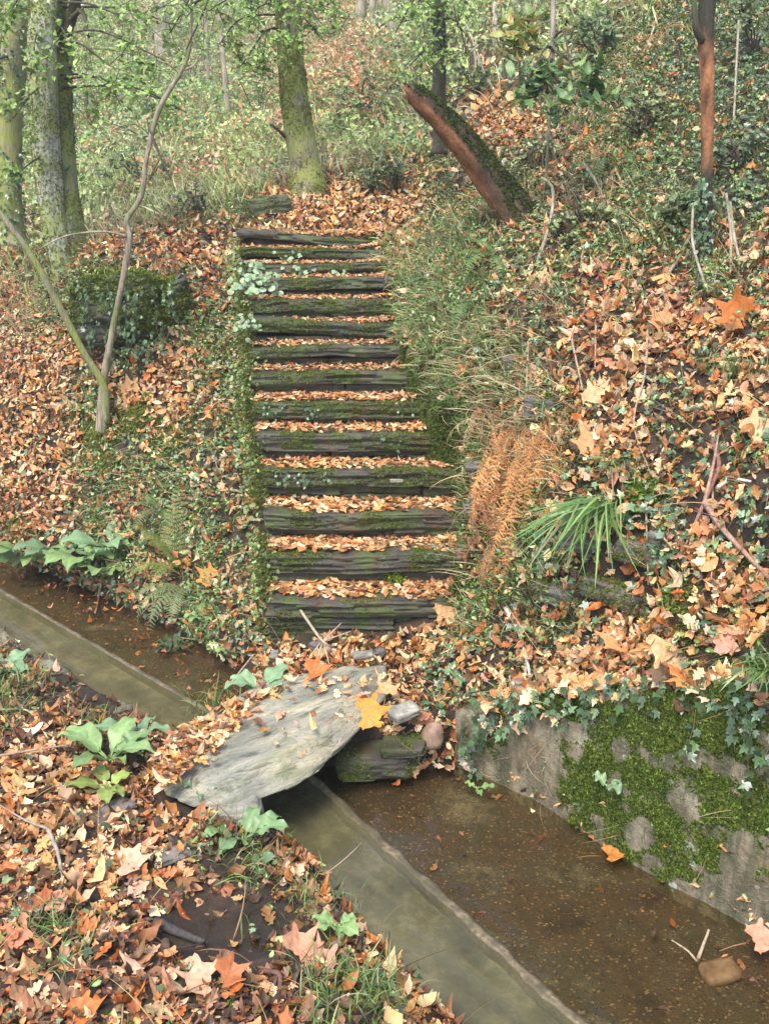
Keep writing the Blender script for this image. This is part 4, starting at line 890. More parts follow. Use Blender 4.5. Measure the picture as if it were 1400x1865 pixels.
dr = [pw(w_, Y) for w_ in (84, 70, 58, 50, 45, 40, 35, 28)]; D_ = empty('leaning_stump', hb, 'broken reddish trunk leaning left over the top of the bank', 'stump')
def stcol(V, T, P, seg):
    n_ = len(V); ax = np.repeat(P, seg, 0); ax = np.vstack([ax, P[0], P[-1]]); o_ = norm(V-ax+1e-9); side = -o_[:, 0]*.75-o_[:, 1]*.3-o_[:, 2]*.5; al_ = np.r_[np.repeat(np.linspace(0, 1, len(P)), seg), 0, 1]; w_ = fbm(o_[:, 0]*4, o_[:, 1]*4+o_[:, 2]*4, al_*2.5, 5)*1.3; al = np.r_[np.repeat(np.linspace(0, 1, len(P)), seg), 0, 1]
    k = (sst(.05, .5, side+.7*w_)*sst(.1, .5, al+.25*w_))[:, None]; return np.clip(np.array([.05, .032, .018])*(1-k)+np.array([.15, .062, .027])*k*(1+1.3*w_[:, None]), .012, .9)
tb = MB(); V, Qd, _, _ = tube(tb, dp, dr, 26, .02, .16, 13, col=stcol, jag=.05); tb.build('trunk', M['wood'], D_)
mossify(V, Qd, 15000, .014, -.08, 4, 3, lambda n_: n_[:, 2]+.5*n_[:, 0] > .25, parent=D_, cols=((.06, .09, .02), (.035, .05, .015), (.10, .13, .03)))
def stemthing(name, label, pts, rad, mat='bark_pale', cat='stem', group=None, extra=(), amp=.06, seg=7, res=.04, origin=None):
    mb = MB(); pts = [np.array(p) for p in pts]; tube(mb, pts, rad, seg, res, amp, int(abs(pts[0][0])*100))
    if not extra: o = mb.build(name, M[mat], origin=pts[0]); return tag(o, label, cat, group)
    e = empty(name, pts[0], label, cat, group); mb.build('stem', M[mat], e)
    for p_, r__ in extra: mb = MB(); tube(mb, p_, r__, 5, res, amp, 3); mb.build('branch', M[mat], e)
    return e
Y = 8.0
ep = down(pxpath([(800, 250, Y), (799, 170, Y), (800, 80, Y), (797, 0, Y), (792, -150, Y)]))
E_, Eo = tree('ivy_stem_tree', 'slender dark trunk wrapped in ivy behind the leaning stump', [(ep, [pw(30, Y)]+[pw(22, Y)]*3+[pw(20, Y)]*2, 'bark_dark', .08, 0)], [(770, 70, 7.7, 1), (835, 50, 7.7, 1), (745, 120, 7.7, .8), (790, 120, 7.6, .7), (760, 10, 7.8, 1), (850, 100, 7.8, .5), (720, 60, 8, .6)], leafn=60, lsize=(.035, .065))
mv = MB(); climbing(mv, Eo[0][0], Eo[0][1], 500, (.025, .05), off=.05); tag(mv.build('trunk_ivy', M['ivy'], origin=ep[1]), 'ivy wrapped round the slender trunk behind the stump', 'ivy')
hb = hit(1282, 478); Y = float(hb[1])
fp = down([hb]+pxpath([(1284, 400, Y), (1286, 330, Y), (1287, 240, Y), (1287, 160, Y), (1284, 75, Y), (1287, 0, Y), (1292, -120, Y)]))
e = empty('slim_tree', hb, 'slim straight tree with an orange-barked middle on the ivy slope', 'tree')
Pf = fp; rf = [pw(40, Y), pw(28, Y), pw(25, Y), pw(23, Y), pw(24, Y), pw(25, Y), pw(34, Y), pw(33, Y), pw(32, Y)]

def slimcol(V, T, P, seg):
    pp = proj(V)[1]+70*fbm(V[:, 0]*16, V[:, 1]*16, V[:, 2]*5, 4)[:len(V)]; k = (sst(55, 110, pp)*(1-sst(240, 330, pp)))[:, None]; w_ = fbm(V[:, 0]*30, V[:, 1]*30, V[:, 2]*8, 3)[:, None]
    return np.clip(np.array([.045, .04, .025])*(1-k)+np.array([.27, .115, .05])*k*(1+1.3*w_), .005, .9)
rf = [pw(42, Y), pw(27, Y), pw(21, Y), pw(19, Y), pw(20, Y), pw(22, Y), pw(26, Y), pw(28, Y), pw(27, Y)]
mv = MB(); Pq, rq = smoothpath(Pf, rf, .03); climbing(mv, Pq, rq, 420, (.025, .05), 0, .33, off=.05); tag(mv.build('trunk_ivy', M['ivy'], origin=Pf[1]), 'ivy round the foot of the slim orange-barked tree', 'ivy')
tb = MB(); tube(tb, Pf, rf, 14, .03, .07, 4, col=slimcol); tb.build('trunk', M['wood'], e)
tb = MB(); tube(tb, pxpath([(1283, 80, Y), (1268, 55, Y-.05), (1264, 20, Y-.05), (1258, -60, Y)]), [pw(16, Y), pw(12, Y), pw(8, Y), pw(6, Y)], 8, .04, .05); tb.build('branch', M['bark_dark'], e)
Y = 6.4; hb = hit(992, 345); 
e, _ = tree('laurel_sapling', 'thin pale sapling with large glossy leaves above the stump', [([hb]+pxpath([(998, 250, hb[1]-.1), (1004, 150, hb[1]-.15), (1006, 60, hb[1]-.2), (1008, -40, hb[1]-.2)]), [pw(5, 6), pw(6, 6), pw(9, 6), pw(10, 6), pw(11, 6)], 'bark_pale', .05, 0)],
    [(1010, 170, 6.6, 1), (1040, 140, 6.5, .8), (985, 210, 6.5, .8), (1080, 160, 6.5, .9), (1110, 190, 6.4, .6), (960, 150, 6.6, .6), (1050, 195, 6.4, .7)], leafn=34, lsize=(.07, .13), protos=OVL, cols=[(.07, .13, .04), (.11, .19, .05), (.17, .25, .07)], crown='leaves')
e, _ = tree('laurel_sapling', 'yellow-tipped sapling with long leaves at the top right of centre', [([hit(950, 190)]+pxpath([(946, 130, 8), (948, 60, 7.8)]), [pw(5, 6), pw(5, 6), pw(4, 6)], 'bark_pale', .05, 0)],
    [(945, 60, 7.4, 1), (965, 40, 7.4, .7), (930, 85, 7.4, .6), (985, 90, 7.3, .6)], leafn=26, lsize=(.08, .15), protos=OVL, cols=[(.24, .27, .06), (.13, .20, .05), (.32, .26, .05)], crown='leaves', srad=.25)
# twisted sapling and leaning stem at the left
hb = hit(186, 800); Y = float(hb[1])
hp = down([hb]+pxpath([(189, 700, Y), (204, 610, Y), (226, 500, Y), (236, 432, Y), (231, 402, Y), (258, 356, Y), (267, 290, Y), (290, 200, Y), (332, 128, Y), (347, 80, Y), (350, -20, Y), (356, -120, Y)]), .05)
tree('twisted_sapling', 'slender kinked pale sapling rising from a mossy foot on the left slope', [(hp, [pw(30, Y), pw(24, Y), pw(15, Y), pw(11, Y), pw(10, Y), pw(12, Y), pw(9, Y), pw(9, Y), pw(8, Y), pw(9, Y), pw(6, Y), pw(5, Y), pw(4, Y), pw(3, Y)], 'bark_sap', .06, 0),
    (pxpath([(268, 290, Y), (272, 245, Y), (268, 215, Y)]), [pw(4, Y), pw(3, Y), pw(3, Y)], 'bark_dark', .05, 0), (pxpath([(272, 230, Y), (290, 280, Y-.05), (312, 328, Y-.1)]), [pw(5, Y), pw(4, Y), pw(2, Y)], 'bark_dark', .05, 0),
    (pxpath([(335, 128, Y), (355, 118, Y), (372, 98, Y)]), [pw(4, Y), pw(3, Y), pw(2, Y)], 'bark_pale', .05, 0), (pxpath([(231, 402, Y), (215, 395, Y), (203, 372, Y)]), [pw(5, Y), pw(4, Y), pw(2, Y)], 'bark_pale', .05, 0), (pxpath([(236, 432, Y), (190, 422, Y-.1), (120, 430, Y-.1), (70, 455, Y-.1)]), [pw(5, Y), pw(4, Y), pw(3, Y), pw(2, Y)], 'bark_pale', .05, 0)],
    [(340, 90, Y-.1, .5), (350, 20, Y-.1, .7), (310, 60, Y, .4)], leafn=34, lsize=(.03, .055), srad=.22)
stemthing('leaning_sapling', 'bare dark stem slanting down from the left edge to the sapling foot', pxpath([(-60, 320, Y-.2), (0, 388, Y-.2), (60, 470, Y-.15), (110, 560, Y-.1), (152, 640, Y-.06), (190, 705, Y-.02), (192, 770, Y)]), [pw(10, Y), pw(10, Y), pw(12, Y), pw(12, Y), pw(12, Y), pw(14, Y), pw(18, Y)], 'bark_moss')
# thin stems of the right and the far slope
THIN = [([(1330, 375, 5.6), (1338, 440, 5.5), (1352, 490, 5.4)], 6, 'forked pale stem right of the slim tree'), ([(1322, 360, 5.6), (1330, 430, 5.5), (1330, 500, 5.4)], 5, 'straight pale stem right of the slim tree foot'),
 ([(1255, 430, 5.5), (1235, 470, 5.4), (1205, 512, 5.3)], 7, 'pale root-like stem slanting left from the slim tree foot'), ([(1262, 380, 5.5), (1262, 450, 5.3), (1290, 540, 5.1)], 5, 'thin stem crossing before the slim tree foot'),
 ([(985, 320, 6.2), (1006, 340, 6.2), (1002, 400, 6.1), (975, 485, 6.0)], 6, 'arched pale stem right of the leaning stump'), ([(1058, 290, 6.3), (1085, 330, 6.2), (1100, 370, 6.2)], 4, 'short pale stem on the ferny slope'),
 ([(900, -20, 8.6), (900, 60, 8.5), (902, 100, 8.5)], 9, 'pale straight stem above the stump'), ([(925, 20, 8.8), (922, 70, 8.7), (915, 105, 8.7)], 5, 'thin brown stem right of the pale straight one'),
 ([(840, 80, 8.5), (832, 150, 8.4), (828, 190, 8.3)], 5, 'pale stem just above the stump end'), ([(858, 60, 8.6), (870, 110, 8.4), (905, 175, 8.1)], 5, 'pale bowed stem right of the ivy-wrapped trunk'), ([(845, 20, 8.6), (862, 70, 8.4), (868, 160, 8.3)], 4, 'thin upright stem above the stump'),
 ([(1195, 40, 7.6), (1180, 80, 7.5), (1160, 110, 7.4)], 4, 'yellowish stalk by the pale dead fern'), ([(1345, 20, 6.5), (1340, 120, 6.3), (1335, 230, 6.1)], 4, 'thin grey stem in the ivy beside the slim tree')]
for pts, w, lb in THIN:
    q3 = pxpath(pts); g = hit(*pts[-1][:2]); sh = g-q3[-1]; q3 = [p+sh for p in q3]
    stemthing('thin_stem', lb, q3[::-1], [pw(w, g[1])]*len(q3), cat='stem', group='thin bare stems on the slope')
FAR = [(300, 120, 17, 20, 'far pale trunk behind the twisted sapling'), (418, 230, 13.5, 8, 'thin far trunk between the sapling and the path tree'), (655, 60, 19, 15, 'pale far trunk at the top right of the path tree'), (670, 62, 18.5, 9, 'thin far trunk beside the pale one at the top'), (735, 90, 15, 12, 'leaning pale trunk left of the ivy-wrapped one'), (310, 60, 20, 10, 'distant grey trunk above the sapling'),
       (380, 160, 18, 8, 'distant slim trunk left of the path tree')]
for px, py, Y, w, lb in FAR:
    b = hit(px, py); Y = float(b[1]); lean = rng.normal(0, .03)*Y; pth = [b-[0, 0, .2], b+[lean*.3, 0, 1.2], b+[lean*.9, 0, 2.6], b+[lean, .2, 4.5]]
    if 'leaning' in lb: pth = [b-[0, 0, .2], b+[-.25, 0, .6], b+[-.55, 0, 1.3], b+[-1.2, 0, 2.8]]
    tree('far_tree', lb, [(pth, [pw(w, Y)*1.3, pw(w, Y), pw(w, Y)*.9, pw(w, Y)*.7], 'bark_pale', .06, 0)], group='slender trees on the far slope')
# shrubs of the far slope, each one its own
SHR = [(185, 235, 10.5, .95, (.12, .17, .10), 'dark bluish-green bush right of the mossy tree'), (60, 250, 11, .8, (.18,.25,.08), 'green bush between the two left trunks'), (300, 250, 12, .7, (.26, .33, .13), 'pale green bush beyond the twisted sapling'), (400, 300, 11, .55, (.34, .36, .14), 'low yellowish bush on the grass left of the path tree'),
       (690, 215, 9.8, .5, (.09, .12, .05), 'low dark green shrub right of the path tree'), (655, 170, 12, .5, (.24, .27, .12), 'olive shrub below the bracken'), (470, 200, 12.5, .8, (.27, .35, .12), 'light green shrub left of the curved trunk'), (610, 55, 16, .9, (.10, .16, .05), 'green bush high behind the path tree'), (260, 330, 9.6, .45, (.12, .15, .06), 'small twiggy shrub on the terrace'),
       (350, 380, 9.2, .3, (.16, .15, .08), 'low scrubby plant on the edge of the terrace'), (720, 330, 8.6, .4, (.10, .13, .05), 'small bush at the foot of the stump'), (120, 400, 9.3, .4, (.13, .16, .07), 'scrubby plant behind the mossy tree foot'), (540, 150, 15, .9, (.30, .37, .15), 'pale bush directly behind the curved trunk'), (350, 150, 15, 1.1, (.24, .30, .12), 'wide misty bush far behind the sapling'),
       (1090, 90, 8, .4, (.10, .15, .05), 'leafy bush at the top right of the laurel sapling'), (1170, 230, 7, .3, (.20, .22, .09), 'olive shrub left of the slim tree'), (1370, 90, 7, .4, (.15, .19, .08), 'grey-green shrub in the top right corner'), (1350, 290, 6, .28, (.16, .20, .09), 'bush right of the slim tree'), (975, 300, 7, .25, (.22, .24, .10), 'yellowish shrub right of the leaning stump'), (1010, 40, 9, .45, (.10, .14, .05), 'dark bush at the top behind the pale sapling'), (1230, 400, 6, .2, (.14, .19, .07), 'small leafy shrub at the slim tree foot'), (1060, 400, 6, .2, (.22, .25, .10), 'straggly olive plant in the middle of the right slope'), (870, 150, 9, .35, (.15, .20, .07), 'green bush above the broken stump end')]
for px, py, Y, rr, cl, lb in SHR:
    b = hit(px, py+20); e = empty('shrub', b, lb, 'shrub', 'shrubs scattered over the slope'); mw, ml = MB(), MB()
    for i in range(10):
        d = norm(rng.normal(0, 1, 3)*[1, .7, .5]+[0, 0, .7])*rr*rng.uniform(.5, 1); spray(mw, ml, b, b+d, int(34 if rr < .7 else 48), rr*.38, (.03, .07), [cl, tuple(v*1.5 for v in cl), tuple(v*.6 for v in cl)], TINY+OVL[:2], (3, 2, 2), .005)
    mw.build('stems', M['bark_dark'], e); ml.build('foliage', M['green'], e)

# ------------------------------------------------------------------ ivy, moss and leaves along edges
mi = MB(); n_ = 1400; yy = rng.uniform(5.0, 7.95, n_); xx = np.interp(yy, SY, SXL)+rng.normal(-.04, .05, n_); top = np.interp(yy, SY, SZ)
zz = np.maximum(top-rng.random(n_)**1.3*.26+.0, Hg(xx, yy)-.01); Pm = np.stack([xx, yy, zz], 1); w_ = fbm(Pm[:, 1]*5, Pm[:, 2]*5, 3, 3) > .0; Pm = Pm[w_]; n_ = len(Pm)
green(Pm, np.tile(norm(np.array([-.5, -1, .3])), (n_, 1)), GRN+[(.26, .34, .16)], (3, 3, 1, 3, 2), (.012, .034), TINY+RND, mi, .02, .5)
mh = MB(); Pm, nh = candidates(-1.5, 1.5, 5.0, 8.1, 3800, region=lambda x, y: (x > np.interp(y, SY, SXR)-.03) & (x < np.interp(y, SY, SXR)+.28)); gk = fbm(Pm[:, 0]*5, Pm[:, 1]*5, Pm[:, 2]*5, 3) > -.1; Pm, nh = Pm[gk], nh[gk]
blades(Pm, norm(nh*[1, 1, .5]+[-.35, -.35, 0]), GRN+STR[:3], (3, 4, 2, 3, 1.6, 1, 1.6), (.06, .20), DROOP+BLD[3:], mh, down=.7, up=.25)
tag(mh.build('overhanging_grass', M['green']), 'fine grass hanging over the right edge of the flight', None, None, 'stuff')
tag(mi.build('edge_plants', M['green']), 'small pale leaves trailing down the left edge of the flight', None, None, 'stuff')
mm = MB(); n_ = 10000; yy = rng.uniform(4.98, 7.95, n_); xx = np.interp(yy, SY, SXL)+rng.normal(-.03, .03, n_); top = np.interp(yy, SY, SZ); zz = np.maximum(top-rng.random(n_)*.24, Hg(xx, yy)); Pm = np.stack([xx, yy, zz], 1); w_ = fbm(Pm[:, 0]*3, Pm[:, 1]*4, Pm[:, 2]*4, 3) > -.15; Pm = Pm[w_]; n_ = len(Pm)
ch = rng.integers(0, 3, n_); col = pick([(.13, .15, .03), (.07, .09, .018), (.22, .23, .06)], [3, 2, 1], n_); Rf = frames(tilt(np.tile([-.5, -1, .3], (n_, 1)), .4), rdir(n_)+.01); s_ = rng.uniform(.008, .018, n_)
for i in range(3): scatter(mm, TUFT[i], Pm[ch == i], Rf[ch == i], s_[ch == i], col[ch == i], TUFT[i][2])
Pm, nm_ = candidates(-1.5, 1.5, 4.9, 8.1, 30000, region=lambda x, y: (x > np.interp(y, SY, SXR)-.11) & (x < np.interp(y, SY, SXR)+.16)); Pm = Pm+nm_*.006; w_ = fbm(Pm[:, 0]*3, Pm[:, 1]*4, Pm[:, 2]*4, 3) > -.5; Pm = Pm[w_]; n_ = len(Pm)
ch = rng.integers(0, 3, n_); col = pick([(.10, .13, .025), (.05, .07, .015), (.19, .20, .06)], [3, 3, 1], n_); Rf = frames(tilt(nm_[w_], .4), rdir(n_)+.01); s_ = rng.uniform(.010, .024, n_)
for i in range(3): scatter(mm, TUFT[i], Pm[ch == i], Rf[ch == i], s_[ch == i], col[ch == i], TUFT[i][2])
tag(mm.build('edge_moss', M['moss']), 'moss fringing both edges of the flight', None, None, 'stuff')
def strand(mw, ml, a, L, lean, nleaf, size, cols=IVC, protos=None, out=(-.5, -.7, .2)):
    pts = [np.array(a)]; 
    for i in range(4): pts.append(pts[-1]+np.array([lean[0], lean[1], -1])*L/4+rng.normal(0, L*.05, 3))
    P, r, = smoothpath(pts, [.003]*5, .02); tube(mw, pts, [.0016]*5, 4, .05, .05, col=(.16, .11, .07))
    i = rng.integers(0, len(P), nleaf); Pp = P[i]+rng.normal(0, .012, (nleaf, 3)); Rf = frames(tilt(np.tile(out, (nleaf, 1)), .35), rng.normal(0, .4, (nleaf, 3))+[0, 0, -1]); s = rng.uniform(size[0], size[1], nleaf); c = pick(cols, [3, 3, 2, 1], nleaf); pr = protos or IVY; ch = rng.integers(0, len(pr), nleaf)
    for j, p_ in enumerate(pr): m_ = ch == j; scatter(ml, p_, Pp[m_], Rf[m_], s[m_], c[m_], p_[2])
def ivything(label, spots, name='trailing_ivy', size=(.035, .07), cols=IVC, protos=None):
    """spots: (px, py, Y, length, leaves)"""
    mw, ml = MB(), MB(); b = None
    for px, py, Y, L, k in spots:
        a = hit(px, py) if Y is None else at(px, py, Y=Y); a = a+[-.015, -.03, .02]; b = a if b is None else b; strand(mw, ml, a, L, (rng.normal(0, .15), rng.normal(-.02, .04)), k, size, cols, protos)
    e = empty(name, b, label, 'ivy'); mw.build('vine', M['wood'], e); ml.build('leaves', M['ivy'], e); return e
def wallpt(px, q=None, dz=0):
    # a point on the top edge of the concrete wall under a picture column
    best = min(np.arange(-2.62, -.3, .01), key=lambda q_: abs(proj(np.array([[*xy(q_, float(nw(q_))-.04), float(wtop(q_))]]))[0][0]-px))
    x, y = xy(best, float(nw(best))-.05); return np.array([x, y, float(wtop(best))+dz])
def wallivy(label, cols_px, size=(.035, .065)):
    mw, ml = MB(), MB(); b = wallpt(cols_px[0][0])
    for px, L, k in cols_px: strand(mw, ml, wallpt(px, dz=.05), L, (rng.normal(0, .2), -.02), k, size)
    e = empty('trailing_ivy', b, label, 'ivy'); mw.build('vine', M['wood'], e); ml.build('leaves', M['ivy'], e)
wallivy('ivy hanging over the pool corner where wall and landing meet', [(872, .30, 26), (884, .34, 30), (898, .26, 24), (912, .2, 18), (930, .18, 18), (945, .15, 14)])
wallivy('ivy along the wall top above the pale bare concrete', [(970, .12, 14), (1000, .16, 18), (1030, .14, 16), (1060, .18, 16), (1085, .12, 14), (1110, .1, 12)])
wallivy('ivy over the wall top below the hanging star leaf', [(1140, .12, 12), (1170, .10, 12), (1200, .12, 12), (1240, .12, 10)])
wallivy('long ivy strand with grey-green leaves down the mossy wall', [(1285, .40, 26), (1262, .30, 14)], (.04, .075))
wallivy('ivy strand near the white lichen patch', [(1320, .62, 16), (1340, .25, 18), (1310, .18, 14)], (.035, .06))
wallivy('ivy spilling over the right end of the wall', [(1365, .3, 22), (1385, .25, 20), (1400, .4, 26), (1425, .3, 20)])
ivything('ivy hanging in the hollow under the bright moss cushion', [(1150, 930, None, .2, 16), (1190, 960, None, .25, 16), (1120, 940, None, .3, 20), (1230, 960, None, .2, 14), (1080, 1000, None, .2, 14)])
ivything('ivy covering the dark rock behind the twisted sapling', [(150+i*17+rng.normal(0, 5), 500+rng.uniform(0, 60), 7.12, rng.uniform(.2, .4), 24) for i in range(11)]+[(150+i*17, 590+rng.uniform(0, 40), 7.1, .2, 18) for i in range(10)], size=(.03, .055))
ivything('ivy down the earth bank left of the slab', [(470, 1090, None, .2, 18), (440, 1100, None, .25, 18), (400, 1110, None, .2, 18), (470, 1160, None, .15, 12), (350, 1080, None, .15, 14), (420, 1050, None, .2, 14)])
ivything('ivy at the right edge below the large orange leaf', [(1370, 900, None, .2, 16), (1390, 950, None, .2, 18), (1340, 940, None, .2, 14), (1310, 1010, None, .15, 12), (1380, 1190, None, .15, 16)], size=(.04, .075))
SPR = [(0, 818, 990, 16, 'white-veined ivy sprig on the right of the third step'), (1, 800, 1003, 14, 'ivy sprig on the right of the second step'), (3, 500, 868, 24, 'dark ivy fringe on the left of the fourth step'), (3, 560, 872, 18, 'ivy tuft below the edge of the fourth step'), (5, 482, 745, 24, 'ivy cluster at the left end of the sixth step'), (5, 565, 752, 16, 'small ivy sprig mid-left on the sixth step'), (5, 740, 745, 10, 'ivy sprig at the right end of the sixth step'), (4, 716, 800, 5, 'single pale leaf sprig on the fifth step')]
for si, px, py, k, lb in SPR:
    st = STEPS[min(range(14), key=lambda i: abs(SPY[i]-py+18))]; a = at(px, py-8, Y=st[2]-.03); mw, ml = MB(), MB()
    for j in range(3): strand(mw, ml, a+[rng.normal(0, .04), 0, 0], .07, (rng.normal(0, .6), 0), k//3+1, (.018, .038), out=(0, -1, .3))
    e = empty('ivy_sprig', a, lb, 'ivy', 'ivy sprigs on the steps'); mw.build('vine', M['wood'], e); ml.build('leaves', M['ivy'], e)
def pennywort(px, py, Y, n_, spread, size, lb, tone=(.30, .40, .22)):
    a = at(px, py, Y=Y); e = empty('pennywort', a, lb, 'plant', 'round-leaved plants on the steps'); ms, ml = MB(), MB()
    P = a+rng.normal(0, 1, (n_, 3))*np.array([spread, .025, spread*.55]); Rf = frames(tilt(np.tile([0, -.8, .6], (n_, 1)), .25), rng.normal(0, 1, (n_, 3))); s = rng.uniform(size[0], size[1], n_); c = pick([tone, tuple(v*.7 for v in tone)], [2, 1], n_, .12)
    for j in range(2): m_ = np.arange(n_) % 2 == j; scatter(ml, RND[j], P[m_], Rf[m_], s[m_], c[m_], RND[j][2])
    for p in P: tube(ms, [p, (p+a)/2+[0, .02, -.02], a+[rng.normal(0, .02), .05, -.03]], [.0015]*3, 4, .05, 0, col=(.15, .2, .08))
    ms.build('stalks', M['green'], e); ml.build('leaves', M['green'], e)
pennywort(470, 517, 6.98, 46, .085, (.03, .06), 'clump of pale round leaves at the left end of the flight')
pennywort(455, 490, 7.2, 30, .06, (.02, .04), 'small round leaves just above the largest clump')
pennywort(525, 466, 7.58, 12, .05, (.02, .035), 'whitish round leaves on the step below the top ones, left of the moss')
pennywort(545, 495, 7.36, 22, .05, (.02, .035), 'round-leaved sprig in the middle of the third step from the top')
pennywort(612, 498, 7.36, 12, .035, (.02, .035), 'round-leaved sprig right of the middle on the third step from the top')
pennywort(445, 590, 6.6, 26, .05, (.02, .035), 'pale tiny leaves edging the ninth and tenth steps', (.26, .34, .2))

# ------------------------------------------------------------------ herbs, ferns, grass tufts
def bigleaf(L, wd, droop, wave, seed, fold=.25):
    r = np.random.default_rng(seed); n1, n2 = 12, 6; V = []; x = z = 0; a = .9; ph = r.uniform(0, 6)
    for i in range(n1+1):
        t = i/n1; w = wd*(math.sin(math.pi*min(1, t**.75*1.0))**.8)*(1+.08*math.sin(t*22+ph)) if 0 < t < 1 else .004
        for j in range(n2+1):
            s = j/n2*2-1; V.append((x-0*s, s*w, z+abs(s)*fold*w+wave*math.sin(t*14+ph+s)*abs(s)**2))
        x += math.cos(a)*L/n1; z += math.sin(a)*L/n1; a -= droop/n1
    ix = np.arange(len(V)).reshape(n1+1, n2+1); Qd = np.stack([ix[:-1, :-1], ix[:-1, 1:], ix[1:, 1:], ix[1:, :-1]], -1).reshape(-1, 4)
    vc = np.tile([.92, 1, 1.0, 1.25, 1.0, 1, .92], n1+1); return np.array(V), Qd, vc
def rosette(name, label, c, n_, L, ratio, col, up=.9, group=None, droop=1.3, dirs=None, stalk=.35):
    e = empty(name, c, label, 'plant', group)
    for i in range(n_):
        a = (dirs[i % len(dirs)] if dirs else i*2.4+rng.normal(0, .3)); l_ = L*rng.uniform(.65, 1.1); V, Qd, vc = bigleaf(l_, l_*ratio, droop*rng.uniform(.8, 1.3), .012, i+int(abs(c[0])*50)); V = V.copy()
        st = l_*stalk; V[:, 0] += st*.6; V[:, 2] += st*.7; tw = rng.normal(0, .25); y0 = V[:, 1].copy(); z0 = V[:, 2].copy(); V[:, 1] = y0*math.cos(tw); V[:, 2] = z0+y0*math.sin(tw)
        X = V[:, 0]*math.cos(a)-V[:, 1]*math.sin(a); Y_ = V[:, 0]*math.sin(a)+V[:, 1]*math.cos(a); Vw = np.stack([X, Y_, V[:, 2]*up], 1)+c
        k = np.array(col)*(1+rng.normal(0, .12)); mb = MB(); mb.add(Vw, Q=Qd, col=k[None]*vc[:, None]); root = Vw[3]
        tube(mb, [np.array(c), (root+np.array(c))/2+[0, 0, .01], root], [.004, .0035, .003], 5, .03, 0, col=k*1.1); mb.build('leaf', M['green'], e)
    return e
PG = (.23, .34, .12); BG = (.19, .29, .14)
rosette('broadleaf_plant', 'tall leafy green plant in the litter at the near end of the slab', at(200, 1390, z=.27), 9, .20, .24, PG)
rosette('broadleaf_plant', 'low leafy shoots under the tall plant on the near bank', at(195, 1435, z=.26), 5, .14, .26, (.26, .33, .08), up=.5)
rosette('broadleaf_plant', 'leafy plant beside the tall one, leaning toward the channel', at(250, 1350, z=.26), 6, .17, .26, BG)
rosette('broadleaf_plant', 'pale-leaved plant leaning over the channel below the slab', at(445, 1535, z=.2), 6, .17, .24, (.22, .34, .14), dirs=[.5, 1.3, 3.6, 4.3, .1])
rosette('broadleaf_plant', 'small plant dipping its leaves in the puddle', at(440, 1585, z=.17), 4, .13, .22, BG, dirs=[.2, 3.3, 4.8, 5.6], up=.6)
rosette('broadleaf_plant', 'pale heart-leaved plant at the far corner of the slab', at(478, 1262, z=.28), 6, .17, .34, (.24, .36, .18), up=.8)
rosette('broadleaf_plant', 'narrow-leaved shoot beside the slab front', at(365, 1450, z=.25), 3, .11, .16, BG)
for i, (px, py, L, lb) in enumerate([(80, 1030, .26, 'leftmost large-leaved plant at the upstream waterline'), (125, 1025, .24, 'large-leaved plant second from the left at the waterline'), (165, 1035, .26, 'large-leaved plant with drooping leaves, middle of the waterline row'), (205, 1010, .2, 'large-leaved plant near the end of the waterline row'), (205, 1055, .18, 'low leafy plant close to the water below the fern'), (60, 1045, .18, 'low narrow-leaved plant where the pool begins')]):
    c = hit(px, py); c[2] = max(c[2], .01); rosette('waterside_plant', lb, c+[-.03, -.05, .03], 8, L*1.25, .27, BG if i % 2 else PG, group='leafy plants at the upstream waterline', dirs=[3.6+k*.55 for k in range(8)])
rosette('waterside_plant', 'bluish clump in the water at the foot of the left slope', hit(315, 1190), 14, .13, .14, (.11, .19, .13), up=.9)
rosette('waterside_plant', 'leafy clump beneath the drooping fern', hit(375, 1130), 8, .13, .25, PG, up=.8); rosette('waterside_plant', 'leafy plant at the left edge by the kerb', at(5, 1235, z=.2), 8, .15, .3, BG)
rosette('waterside_plant', 'young leaves at the bank behind the slab', hit(425, 1195), 7, .11, .28, PG, up=.8); rosette('wayside_plant', 'small plant with fresh leaves right of the landing', hit(838, 1240), 7, .12, .24, BG, up=.8)
rosette('wayside_plant', 'leafy sprig above the rusty bracken on the right', hit(905, 930), 9, .10, .22, PG, up=.8); rosette('wayside_plant', 'clover-like sprig near the fallen branch on the right', hit(1285, 1000), 9, .08, .3, PG, up=.8)
rosette('wayside_plant', 'two-leaved seedling growing from the mossy wall', wallpt(1130, dz=-.42)+[-.02, -.02, 0], 3, .07, .4, (.25, .36, .18), up=.9); rosette('wayside_plant', 'small seedling at the foot of the holding stone', at(745, 1400, z=.03), 4, .10, .2, (.26, .32, .12))
rosette('wayside_plant', 'floating sprig at the pool corner', at(868, 1438, z=.01), 3, .08, .25, (.22, .36, .12), up=.5)
rosette('wayside_plant', 'round-leaved herb on the lower near bank', at(615, 1690, z=.17), 6, .09, .34, PG, up=.7); rosette('wayside_plant', 'round-leaved herb among leaves above the landing corner', hit(985, 1165), 6, .10, .36, PG, up=.7)
